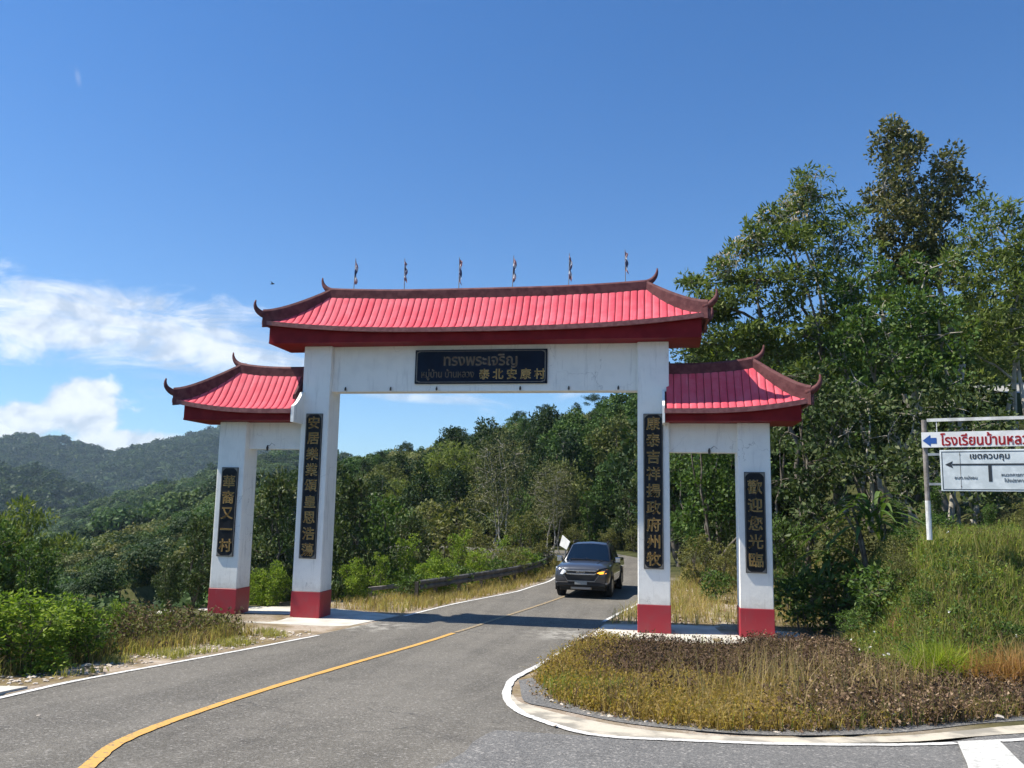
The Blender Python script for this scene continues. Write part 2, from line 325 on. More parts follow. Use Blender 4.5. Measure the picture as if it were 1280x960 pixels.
MT['g_olive'] = leafmat('mixed_olive_grass', [(.12, .13, .035), (.21, .21, .06), (.33, .31, .10), (.48, .43, .21)], .7, .2, .48, 1.5)

# ---------------------------------------------------------------- object helpers
def link(o, parent=None):
    COL.objects.link(o)
    if parent is not None: o.parent = parent
    return o
def mesh_np(name, V, F, m=None, smooth=False):
    """V (n,3) array, F list of tuples or (k,4)/(k,3) int array"""
    me = bpy.data.meshes.new(name); V = np.asarray(V, dtype=np.float32)
    if isinstance(F, np.ndarray):
        k = F.shape[1]; me.vertices.add(len(V)); me.vertices.foreach_set('co', V.ravel())
        me.loops.add(F.size); me.loops.foreach_set('vertex_index', F.astype(np.int32).ravel())
        me.polygons.add(len(F)); me.polygons.foreach_set('loop_start', np.arange(0, F.size, k, dtype=np.int32))
        me.polygons.foreach_set('loop_total', np.full(len(F), k, dtype=np.int32)); me.update(calc_edges=True)
    else:
        me.from_pydata([tuple(map(float, v)) for v in V], [], F); me.update()
    if m is not None: me.materials.append(m)
    if smooth: me.polygons.foreach_set('use_smooth', np.ones(len(me.polygons), dtype=bool))
    return me
def obj(name, me, parent=None, **tags):
    o = bpy.data.objects.new(name, me); link(o, parent)
    for k, v in tags.items(): o[k] = v
    return o
def thing(name, label, cat, loc=(0, 0, 0), rz=0., group=None):
    o = bpy.data.objects.new(name, None); link(o); o.location = loc; o.rotation_euler = (0, 0, rz)
    o.empty_display_size = .2; o['label'] = label; o['category'] = cat
    if group: o['group'] = group
    return o
def tagt(o, label, cat, group=None):
    o['label'] = label; o['category'] = cat
    if group: o['group'] = group
    return o
def dup(root, loc=None, rz=None, label=None, scale=None):
    r = root.copy(); COL.objects.link(r)
    if loc is not None: r.location = loc
    if rz is not None: r.rotation_euler = (0, 0, rz)
    if scale is not None: r.scale = scale
    if label: r['label'] = label
    for c in root.children:
        d = c.copy(); COL.objects.link(d); d.parent = r
        for e in c.children:
            f = e.copy(); COL.objects.link(f); f.parent = d
    return r
class MB:
    """collects shapes into one mesh"""
    def __init__(s): s.V = []; s.F = []
    def add(s, V, F):
        o = len(s.V); s.V += [tuple(v) for v in V]; s.F += [tuple(i+o for i in f) for f in F]; return s
    def box(s, x0, x1, y0, y1, z0, z1, bev=0.):
        if bev <= 0:
            return s.add([(x0, y0, z0), (x1, y0, z0), (x1, y1, z0), (x0, y1, z0), (x0, y0, z1), (x1, y0, z1), (x1, y1, z1), (x0, y1, z1)],
                  [(0, 3, 2, 1), (4, 5, 6, 7), (0, 1, 5, 4), (1, 2, 6, 5), (2, 3, 7, 6), (3, 0, 4, 7)])
        b = bev; V = []; 
        def ring(z, i):
            return [(x0+b-i, y0+i*0+0 if False else y0+(0 if i else b), z)]
        # chamfered vertical edges and caps
        def oct_(z, k):
            a = b+k
            return [(x0+a, y0+k, z), (x1-a, y0+k, z), (x1-k, y0+a, z), (x1-k, y1-a, z), (x1-a, y1-k, z), (x0+a, y1-k, z), (x0+k, y1-a, z), (x0+k, y0+a, z)]
        R = [oct_(z0, b*.6), oct_(z0+b*.6, 0), oct_(z1-b*.6, 0), oct_(z1, b*.6)]
        for r in R: V += r
        F = [tuple(range(7, -1, -1)), tuple(range(24, 32))]
        for k in range(3):
            for i in range(8):
                j = (i+1) % 8; F.append((k*8+i, k*8+j, k*8+8+j, k*8+8+i))
        return s.add(V, F)
    def tube(s, P, Rr, n=8, cap=True):
        P = [np.array(p, float) for p in P]; V = []; F = []
        if not hasattr(Rr, '__len__'): Rr = [Rr]*len(P)
        ref = None
        for i, p in enumerate(P):
            t = P[min(i+1, len(P)-1)]-P[max(i-1, 0)]; t = t/(np.linalg.norm(t)+1e-9)
            if ref is None: ref = np.array([1., 0, 0]) if abs(t[0]) < .8 else np.array([0, 1., 0])
            a = np.cross(t, ref); a /= np.linalg.norm(a)+1e-9; b = np.cross(t, a); ref = -np.cross(t, a) if False else ref
            for k in range(n):
                an = 2*pi*k/n; V.append(p+Rr[i]*(a*cos(an)+b*sin(an)))
        for i in range(len(P)-1):
            for k in range(n):
                j = (k+1) % n; F.append((i*n+k, i*n+j, (i+1)*n+j, (i+1)*n+k))
        if cap: F.append(tuple(range(n-1, -1, -1))); F.append(tuple(range((len(P)-1)*n, len(P)*n)))
        return s.add(V, F)
    def sweep(s, P, side, up, w, h0, h1):
        """rectangular section swept along P: half width w along `side`, from -h0 to +h1 along `up` (lists or constants)"""
        V = []; F = []; n = len(P)
        for i, p in enumerate(P):
            p = np.array(p, float); a = np.array(side(i) if callable(side) else side, float); a /= np.linalg.norm(a)
            u = np.array(up, float); W = w[i] if hasattr(w, '__len__') else w
            H0 = h0[i] if hasattr(h0, '__len__') else h0; H1 = h1[i] if hasattr(h1, '__len__') else h1
            V += [p-a*W-u*H0, p+a*W-u*H0, p+a*W+u*H1*.8, p+a*W*.55+u*H1, p-a*W*.55+u*H1, p-a*W+u*H1*.8]
        for i in range(n-1):
            for k in range(6):
                j = (k+1) % 6; F.append((i*6+k, i*6+j, i*6+6+j, i*6+6+k))
        F.append((5, 4, 3, 2, 1, 0)); F.append(tuple((n-1)*6+k for k in range(6)))
        return s.add(V, F)
    def prism(s, poly, axis, a0, a1):
        """extrude a 2-D polygon along an axis (0,1,2)"""
        n = len(poly); V = []
        for a in (a0, a1):
            for (p, q) in poly:
                v = [p, q]; v.insert(axis, a); V.append(tuple(v))
        F = [tuple(range(n-1, -1, -1)), tuple(range(n, 2*n))]
        for i in range(n):
            j = (i+1) % n; F.append((i, j, n+j, n+i))
        return s.add(V, F)
    def build(s, name, m, parent=None, smooth=False, **tags):
        me = mesh_np(name, s.V, s.F, m, smooth)
        import bmesh
        bm = bmesh.new(); bm.from_mesh(me); bmesh.ops.recalc_face_normals(bm, faces=bm.faces); bm.to_mesh(me); bm.free()
        return obj(name, me, parent, **tags)

_font_cache = {}
def text_mesh(body, size, extrude=.004, bold=0., align='CENTER', shear=0., sx=1.):
    key = (body, size, extrude, bold, align, shear, sx)
    if key in _font_cache: return _font_cache[key]
    c = bpy.data.curves.new('lettering', 'FONT'); c.body = body; c.size = size; c.extrude = extrude
    c.align_x = align; c.align_y = 'CENTER'; c.offset = 0.; c.resolution_u = 2; c.shear = shear
    t = bpy.data.objects.new('lettering', c); COL.objects.link(t)
    dg = bpy.context.evaluated_depsgraph_get()
    me = bpy.data.meshes.new_from_object(t.evaluated_get(dg)); bpy.data.objects.remove(t); bpy.data.curves.remove(c)
    n = len(me.vertices); co = np.empty(n*3, np.float32); me.vertices.foreach_get('co', co); co = co.reshape(-1, 3)
    if n:
        if align == 'CENTER': co[:, 0] -= (co[:, 0].min()+co[:, 0].max())/2
        co[:, 1] -= (co[:, 1].min()+co[:, 1].max())/2; co[:, 0] *= sx
    # text lies in XY facing +Z: stand it up in XZ facing -Y
    out = np.stack([co[:, 0], -co[:, 2], co[:, 1]], 1); me.vertices.foreach_set('co', out.ravel()); me.update()
    if bold:
        import bmesh
        bm = bmesh.new()
        for dx, dz in ((-bold, 0), (bold, 0), (0, bold), (0, -bold)):
            m2 = me.copy(); m2.transform(Matrix.Translation((dx, (dx-dz)*.05, dz))); bm.from_mesh(m2); bpy.data.meshes.remove(m2)
        bm.to_mesh(me); bm.free()
    _font_cache[key] = me; return me

# ---------------------------------------------------------------- terrain
def sstep(x, a, b):
    t = np.clip((x-a)/(b-a), 0, 1); return t*t*(3-2*t)
def z0(y):
    y = np.asarray(y, float)
    return np.where(y >= 0, 0., np.where(y >= -22, 1.58*np.power(np.clip(-y/22, 0, 1), 1.6), 1.58+np.clip(-22-y, 0, 60)*.05))
XL = np.array([(-60, 2.), (-40, -1.2), (-20, -3.0), (-16, -3.15), (-13, -3.3), (-10.5, -3.58), (-7.3, -3.46), (-4.5, -3.2), (-1, -2.72), (4.2, -1.73), (8.8, -.45), (13.4, .15), (21, .25), (25, -.2), (28, -1.2), (30.5, -3.5), (32.5, -8), (33, -14)])
XR = np.array([(-60, 9.), (-13, 9.), (-12.2, 4.4), (-11.7, 3.53), (-11.4, 3.27), (-11, 3.0), (-10.3, 2.75), (-9.4, 2.55), (-8.2, 2.41), (-7.4, 2.43), (-6, 2.57), (-3.8, 2.74), (-.4, 3.03), (1.6, 3.21), (7.2, 4.16), (14, 4.75), (21, 4.65), (27, 4.2), (31, 3.5), (35, 2.0), (37.5, -2), (38.5, -8), (38.8, -14)])
def xl(y): return np.interp(y, XL[:, 0], XL[:, 1])
def xr(y): return np.interp(y, XR[:, 0], XR[:, 1])
def P3(L): return np.array([at(*p) for p in L])
RIDGES = [  # (points, slope near, slope far)
    (P3([(150, 700, 300), (250, 660, 235), (330, 628, 200), (425, 605, 175), (480, 596, 160), (560, 580, 140), (640, 562, 130), (700, 551, 126)]), .50, .45),
    (P3([(735, 546, 125), (800, 536, 122), (900, 525, 120), (1000, 512, 120), (1150, 485, 120), (1300, 450, 125), (1600, 420, 130), (2000, 420, 140)]), .32, .45),
    (P3([(420, 590, 640), (300, 612, 500), (230, 640, 470), (150, 668, 430), (60, 690, 400)]), .34, .35),
    (P3([(-500, 560, 800), (-120, 588, 900), (30, 608, 950), (90, 640, 900)]), .38, .3),
    (P3([(-700, 530, 1500), (-250, 550, 1700), (-120, 548, 1700), (0, 556, 1700), (40, 551, 1700), (70, 553, 1700), (110, 569, 1700), (150, 585, 1700), (175, 578, 1700), (205, 569, 1700), (235, 572, 1700), (262, 552, 1700), (290, 541, 1700), (322, 556, 1700), (345, 564, 1700), (375, 577, 1700), (430, 590, 1800), (700, 600, 2000), (1000, 590, 2200), (1400, 580, 2200)]), .30, .3)]
def vnoise(x, y, s, seed=0):
    x = np.asarray(x, float)/s+seed*17.3; y = np.asarray(y, float)/s+seed*9.1
    xi = np.floor(x); yi = np.floor(y); fx = x-xi; fy = y-yi; fx = fx*fx*(3-2*fx); fy = fy*fy*(3-2*fy)
    def h(a, b): v = np.sin(a*127.1+b*311.7+seed)*43758.5453; return v-np.floor(v)
    return (h(xi, yi)*(1-fx)+h(xi+1, yi)*fx)*(1-fy)+(h(xi, yi+1)*(1-fx)+h(xi+1, yi+1)*fx)*fy-.5
def ridge_h(x, y, R, sn, sf):
    best = np.full(np.shape(x), -1e9)
    dc = np.hypot(x-CAM[0], y-CAM[1])
    for i in range(len(R)-1):
        a, b = R[i], R[i+1]; d = b[:2]-a[:2]; L2 = d@d
        t = np.clip(((x-a[0])*d[0]+(y-a[1])*d[1])/L2, 0, 1)
        qx = a[0]+t*d[0]; qy = a[1]+t*d[1]; dist = np.hypot(x-qx, y-qy); cz = a[2]+t*(b[2]-a[2])
        near = dc < np.hypot(qx-CAM[0], qy-CAM[1])
        best = np.maximum(best, cz-np.where(near, sn, sf)*(np.sqrt(dist*dist+64)-8))
    return best
def bank(x, y):
    s1 = x-8.5-.05*np.clip(y+6, 0, 40); s2 = y+6.4-.25*(x-9)
    b = 2.50*sstep(s1, 0, 2.0)*sstep(s2, 0, 4.2)
    b = b+.44*np.clip(np.minimum(s1-4, s2-6.5), 0, 60)*sstep(s1, 1, 4)
    return b
def ground(x, y):
    x = np.asarray(x, float); y = np.asarray(y, float)
    base = z0(np.minimum(y, 60)); le = xl(np.clip(y, -60, 33)); s = le-x
    s0 = 2.9+3.6*np.exp(-((y-.3)/3.6)**2)+1.2*sstep(-y, 4, 9)
    s0 = np.where(y > 31, 1e3, s0)
    out = np.clip(s-s0, 0, None)
    drop = .62*(np.sqrt(out*out+1.)-1.)
    near = base-drop
    near = near-.3*sstep(s, .2, 2.5)*sstep(-y, -2, 3)*0
    # beyond the bend the ground to the far left falls into the valley as well
    o2 = np.clip(-x-14-.0*y, 0, None)*sstep(y, 25, 40); near = near-np.where(y > 31, .5*o2, 0)
    near = near+bank(x, y)
    near = np.maximum(near, -150)
    m = np.full(np.shape(x), -150.)
    for R, sn, sf in RIDGES: m = np.maximum(m, ridge_h(x, y, R, sn, sf))
    d = np.hypot(x-CAM[0], y-CAM[1])
    m = m+(vnoise(x, y, 170, 1)*34*sstep(d, 300, 700)+vnoise(x, y, 60, 2)*12*sstep(d, 200, 500))*(1-.8*sstep(d, 1450, 1650))
    k = 3.0*sstep(d, 30, 80)+.02
    # smooth maximum
    hh = np.clip(.5+.5*(m-near)/k, 0, 1)
    z = near*(1-hh)+m*hh+k*hh*(1-hh)
    corridor = sstep(near, -1.2, -.2)*0
    flat = ((x > le-2.4) & (x < xr(np.clip(y, -60, 38.5))+3.0) & (y < 30)) | ((y > 30) & (y < 40) & (x < 5.) & (x > -16))
    flat = flat | ((y < -4.5) & (x > le-2.4))
    z = np.where(flat, near, z)
    wm = np.where((x > -20) & (x < 12), sstep(y, 38.8, 62), 1.)
    wm = np.where(x < -14, wm+(1-wm)*sstep(-x, 14, 24), wm); wm = np.where(x > 7, wm+(1-wm)*sstep(x, 7, 12), wm)
    z = np.where(y > 28, near+(z-near)*wm, z)
    z = z+vnoise(x, y, 1.3, 3)*.10*np.where(flat | (d < 9), .15, 1.)*sstep(d, 8, 16)
    return z
def gz(x, y): return float(ground(np.array([x]), np.array([y]))[0])

NG = 330
def axis_coords(c, half, n, a=6.6):
    u = np.linspace(-1, 1, 2*n+1); return c+half*np.sinh(a*u)/np.sinh(a)
gx = axis_coords(1., 2700, NG); gy = axis_coords(-3., 2700, NG)
GX, GY = np.meshgrid(gx, gy); GZ = ground(GX, GY)
inroad = ((GX > xl(GY)+.05) & (GX < xr(np.clip(GY, -60, 38.8))-.05) & (GY < 30.5)) | ((GY < -11.9)) | ((GX > 4.2) & (GY < np.interp(GX, [4.4, 5.1, 6.1, 7.4, 8.9, 11, 14, 20, 32], [-12.0, -11.6, -11.5, -11.0, -10.2, -8.6, -7., -4.3, -1.]))) | ((GY > 28) & (GY < 38.8) & (GX > -14) & (GX < xr(np.clip(GY, -60, 38.8))) & (GX > xl(np.clip(GY, -60, 33))-.1))
GZ = GZ-np.where(inroad, .035, .0)
nx = len(gx); idx = np.arange(nx*nx).reshape(nx, nx)
F = np.stack([idx[:-1, :-1].ravel(), idx[:-1, 1:].ravel(), idx[1:, 1:].ravel(), idx[1:, :-1].ravel()], 1)
me = mesh_np('ground', np.stack([GX.ravel(), GY.ravel(), GZ.ravel()], 1), F, MT['ground'], True)
obj('ground', me, kind='structure')

# ---------------------------------------------------------------- road and markings
def strip(name, ys, L, Rr, dz, m, parts=14, **tags):
    V = []; n = parts+1
    for y, a, b in zip(ys, L, Rr):
        for k in range(n): V.append((a+(b-a)*k/parts, y, float(z0(y))+dz))
    i = np.arange(len(ys)*n).reshape(len(ys), n)
    F = np.stack([i[:-1, :-1].ravel(), i[:-1, 1:].ravel(), i[1:, 1:].ravel(), i[1:, :-1].ravel()], 1)
    return obj(name, mesh_np(name, V, F, m, True), **tags)
ys = np.unique(np.concatenate([np.arange(-60, -22, 2.), np.arange(-22, 33, .35), XL[:, 0][XL[:, 0] < 33], XR[:, 0][XR[:, 0] < 33], [-12.25, -12.3]]))
R_ = xr(ys); R_ = np.where(ys < -12.25, 4.6, R_)
R_ = np.where((ys >= -12.25) & (ys < -12.2), 4.4, R_)
strip('road', ys, xl(ys)-.05, R_+.06, .006, MT['asphalt'], kind='structure')
# the bend behind the pickup, turning left
yb = []
V = []; F = []
inner = [(-.2, 25.), (-1.2, 28), (-3.5, 30.5), (-8, 32.5), (-14, 33)]; outer = [(4.2, 27.), (3.5, 31), (2.0, 35), (-2, 37.5), (-14, 38.8)]
for a, b in zip(inner, outer):
    for k in range(6): V.append((a[0]+(b[0]-a[0])*k/5, a[1]+(b[1]-a[1])*k/5, .010))
i = np.arange(30).reshape(5, 6)
obj('road', mesh_np('road', V, np.stack([i[:-1, :-1].ravel(), i[:-1, 1:].ravel(), i[1:, 1:].ravel(), i[1:, :-1].ravel()], 1), MT['asphalt']), kind='structure')

def catmull(P, n=8):
    P = [np.array(p, float) for p in P]; out = []
    for i in range(len(P)-1):
        p0 = P[max(i-1, 0)]; p1 = P[i]; p2 = P[i+1]; p3 = P[min(i+2, len(P)-1)]
        for k in range(n):
            t = k/n; out.append(.5*((2*p1)+(-p0+p2)*t+(2*p0-5*p1+4*p2-p3)*t*t+(-p0+3*p1-3*p2+p3)*t**3))
    out.append(P[-1]); return np.array(out)
NORTH = [(4.4, -12.25), (4.53, -12.23), (5.09, -12.16), (6.08, -12.0), (7.4, -11.57), (8.02, -11.26), (8.94, -10.71), (11, -9.3), (14, -7.6), (20, -5.), (32, -1.5)]
north = catmull(NORTH, 4)
# junction road: newer grey asphalt, its seam with the old surface runs up from the bottom of the view
seam = [(-60, 2.6), (-22, 2.5), (-16, 2.7), (-14.26, 2.78), (-12.82, 2.88), (-12.25, 2.97), (-11.6, 3.06), (-11.33, 3.12)]
V = []; F = []; cols = 26
ysj = np.concatenate([np.arange(-40, -12.3, .5), [-12.25]])
xs = np.linspace(0, 1, cols)
for y in ysj:
    a = np.interp(y, [s[0] for s in seam], [s[1] for s in seam])+.05*math.sin(y*3.1)
    for t in xs: V.append((a+(34-a)*t**1.5, y, float(z0(y))+.010))
i = np.arange(len(ysj)*cols).reshape(len(ysj), cols)
Fj = [tuple(q) for q in np.stack([i[:-1, :-1].ravel(), i[:-1, 1:].ravel(), i[1:, 1:].ravel(), i[1:, :-1].ravel()], 1)]
base = len(V); nn = len(north)
for k in range(nn):
    x, y = north[k]
    for t in range(9):
        yy = -12.25+(y+12.25+.05+.50*float(sstep(x, 7.6, 9.2)))*t/8; V.append((x, yy, float(z0(yy))+.010))
for k in range(nn-1):
    for t in range(8):
        a = base+k*9+t; Fj.append((a, a+9, a+10, a+1))
obj('junction_road', mesh_np('junction_road', V, Fj, MT['asphalt2'], True), kind='structure')

def ribbon(name, P, width, dz, m, jag=0., seed=1, label=None, **tags):
    P = np.array(P, float); T = np.gradient(P, axis=0); T /= np.linalg.norm(T, axis=1)[:, None]+1e-9
    Nn = np.stack([-T[:, 1], T[:, 0]], 1); r = np.random.RandomState(seed); n = len(P)
    W = width if hasattr(width, '__len__') else np.full(n, width)
    A = P+Nn*(W/2+r.uniform(-jag, jag, n))[:, None]; B = P-Nn*(W/2+r.uniform(-jag, jag, n))[:, None]
    V = []
    for a, b in zip(A, B):
        for k in range(3):
            q = a+(b-a)*k/2; V.append((q[0], q[1], float(z0(q[1]))+dz))
    i = np.arange(n*3).reshape(n, 3)
    F = np.stack([i[:-1, :-1].ravel(), i[:-1, 1:].ravel(), i[1:, 1:].ravel(), i[1:, :-1].ravel()], 1)
    return obj(name, mesh_np(name, V, F, m), **tags)
def two_line(name, A, B, dz, m, **tags):
    A = np.array(A, float); B = np.array(B, float); V = []
    def resample(P, n):
        s = np.r_[0, np.cumsum(np.linalg.norm(np.diff(P, axis=0), axis=1))]; t = np.linspace(0, s[-1], n)
        return np.stack([np.interp(t, s, P[:, 0]), np.interp(t, s, P[:, 1])], 1)
    n = 60; A = resample(A, n); B = resample(B, n)
    for a, b in zip(A, B):
        for k in range(4):
            q = a+(b-a)*k/3; V.append((q[0], q[1], float(z0(q[1]))+dz))
    i = np.arange(n*4).reshape(n, 4)
    F = np.stack([i[:-1, :-1].ravel(), i[:-1, 1:].ravel(), i[1:, 1:].ravel(), i[1:, :-1].ravel()], 1)
    return obj(name, mesh_np(name, V, F, m, True), **tags)
# left edge line
LE = [(float(xl(y))+.08, y) for y in (-60, -40, -20, -16, -13, -10.5, -7.3, -4.5, -3.1)]
ribbon('edge_line', catmull(LE, 10), .10, .016, MT['whiteline'], .006, 2, kind='structure')
LE2 = [(float(xl(y))+.10, y) for y in (1.2, 4.2, 6.5, 8.8, 11, 13.4, 17, 21, 25, 28)]
ribbon('edge_line', catmull(LE2, 10), .10, .016, MT['whiteline'], .006, 3, kind='structure')
RE = [(float(xr(y))-.02, y) for y in (27, 21, 14, 7.2, 4, 1.8)]
ribbon('edge_line', catmull(RE, 10), .10, .016, MT['whiteline'], .008, 4, kind='structure')
RE2 = [(2.98, -.9), (2.88, -2.36), (2.74, -3.79), (2.57, -5.96), (2.43, -7.42), (2.41, -8.21), (2.55, -9.37), (2.75, -10.27), (3.01, -10.98), (3.27, -11.37), (3.53, -11.73), (3.94, -12.14), (4.25, -12.24), (4.53, -12.23), (5.09, -12.16), (6.08, -12.0), (7.4, -11.57), (8.02, -11.26)]
ribbon('edge_line', catmull(RE2, 8), .12, .020, MT['whiteline'], .010, 5, kind='structure')
ribbon('edge_line', catmull([(8.58, -10.93), (8.94, -10.71), (11, -9.3), (14, -7.6)], 8), .12, .020, MT['whiteline'], .008, 6, kind='structure')
V = []
for a, b in (((8.06, -11.20), (8.60, -10.88)), ((8.03, -12.47), (8.62, -12.2)), ((7.95, -14.), (8.7, -13.8))):
    a = np.array(a); b = np.array(b)
    for k in range(5):
        q = a+(b-a)*k/4; V.append((q[0], q[1], float(z0(q[1]))+.026))
V = [(v[0]-(.28 if j >= 5 and j < 10 else (.62 if j >= 10 else 0)), v[1], v[2]) for j, v in enumerate(V)]
i = np.arange(15).reshape(3, 5)
obj('stop_bar', mesh_np('stop_bar', V, np.stack([i[:-1, :-1].ravel(), i[:-1, 1:].ravel(), i[1:, 1:].ravel(), i[1:, :-1].ravel()], 1), MT['barpaint']), kind='structure')
YC = [(3.2, -22), (1.6, -18.5), (.57, -16.4), (.22, -15.65), (-.06, -15.0), (-.33, -14.32), (-.5, -13.46), (-.62, -12.28), (-.71, -10.53), (-.7, -8.41), (-.56, -5.78), (-.14, -1.54)]
ribbon('centre_line', catmull(YC, 8), .128, .016, MT['yellowline'], .006, 7, kind='structure')
YC2 = [(-.12, -1.4), (.15, .3), (.43, 1.84), (1.41, 7.24), (2.2, 13.5), (2.76, 21.0), (2.57, 27.47), (1.6, 31.1), (-1.2, 34.3), (-8, 35.6)]
ribbon('centre_line', catmull(YC2, 8), .11, .018, MT['fadeline'], .006, 8, kind='structure')
# cement gutter round the grass island
top = [(2.72, -9.6), (2.94, -10.21), (3.36, -10.53), (3.7, -10.84), (4.38, -11.35), (4.83, -11.51), (5.37, -11.58), (5.76, -11.58), (6.32, -11.43), (6.71, -11.25), (7.61, -10.78), (8.41, -10.17), (9.46, -9.34), (11.4, -8.3), (14, -6.9)]
bot = [(2.58, -9.5), (2.72, -10.2), (3.01, -10.98), (3.30, -11.38), (3.60, -11.74), (4.00, -12.12), (4.53, -12.19), (5.39, -12.10), (6.22, -11.90), (7.48, -11.38), (8.21, -10.86), (9.12, -10.24), (11, -9.05), (14, -7.4)]
top = [(b_[0]+(a_[0]-b_[0])*.72, b_[1]+(a_[1]-b_[1])*.72) for a_, b_ in zip(catmull(top, 5)[::2], [catmull(bot, 5)[min(int(i_*2*len(catmull(bot, 5))/len(catmull(top, 5))), len(catmull(bot, 5))-1)] for i_ in range(len(catmull(top, 5)[::2]))])]
two_line('gutter', top, catmull(bot, 5), .0175, MT['gutter'], kind='structure')
two_line('shoulder', catmull([(2.50, -8.0), (2.62, -8.6), (2.75, -9.3), (2.94, -10.1), (3.36, -10.45), (3.7, -10.76), (4.38, -11.27), (5.37, -11.48), (6.32, -11.35), (7.61, -10.68), (9.46, -9.2), (14, -6.7)], 4),
         catmull([(2.66, -7.6), (3.0, -8.3), (3.3, -9.3), (3.5, -9.9), (3.8, -10.2), (4.1, -10.5), (4.7, -11.0), (5.5, -11.2), (6.4, -10.9), (7.6, -10.1), (9.5, -8.6), (14, -6.1)], 4), .010, MT['asphalt2'], kind='structure')
# small concrete pad at the lower left
V = [(-4.6, -11.7), (-3.62, -11.42), (-3.55, -12.1), (-3.5, -13.4), (-4.7, -13.4)]
mb = MB(); mb.add([(x, y, float(z0(y))+.03) for x, y in V]+[(x, y, float(z0(y))-.1) for x, y in V], [(0, 1, 2, 3, 4)]+[(i, (i+1) % 5, (i+1) % 5+5, i+5) for i in range(5)])
mb.build('concrete_pad', MT['concrete'], kind='structure')
# slabs under the gate
def slab(pts, zt, zb):
    mb = MB(); n = len(pts)
    return mb.add([(x, y, zt) for x, y in pts]+[(x, y, zb) for x, y in pts], [tuple(range(n))]+[(i, (i+1) % n, (i+1) % n+n, i+n) for i in range(n)]).build('concrete_slab', MT['concrete'], kind='structure')
slab([(-8.9, -.75), (-6.9, -1.15), (-5.0, -1.25), (-3.35, -1.25), (-2.95, -1.0), (-2.62, .2), (-2.36, 1.25), (-4.6, 2.15), (-5.9, 2.15), (-7.1, 1.75), (-8.9, .4)], .02, -.5)
slab([(3.10, -.75), (3.6, -1.15), (4.4, -1.3), (6.1, -1.2), (8.1, -1.1), (8.2, 1.2), (6.6, 1.75), (5.2, 1.75), (3.3, 1.2)], .02, -.4)

# ---------------------------------------------------------------- the gate
gate = thing('village_gate', 'white village gate with three openings, red tiled roofs and black inscription boards, spanning the road', 'gate')
def pillar(x0, x1, y1, zt):
    mb = MB(); mb.box(x0, x1, 0, y1, .70, zt, .018); o = mb.build('pillar', MT['white'], gate)
    mb = MB(); mb.box(x0-.012, x1+.012, -.012, y1+.012, .0, .70, .014); mb.build('pillar_base', MT['base'], o)
    return o
W = .8035; IN = 4.6; OUTR = 7.08; OUTL = 7.0
pillar(-IN-W/2, -IN+W/2, .79, 7.38); pillar(IN-W/2, IN+W/2, .79, 7.38)
pillar(-OUTL-.4, -OUTL+.4, .76, 5.26); pillar(OUTR-.4, OUTR+.4, .76, 5.26)
mb = MB(); mb.box(-IN+W/2, IN-W/2, .17, .62, 6.12, 7.38); mb.build('lintel', MT['white'], gate)
mb = MB(); mb.box(-OUTL+.4, -IN-W/2, .22, .58, 4.52, 5.26); mb.build('lintel', MT['white'], gate)
mb = MB(); mb.box(IN+W/2, OUTR-.4, .17, .58, 4.52, 5.26); mb.build('lintel', MT['white'], gate)

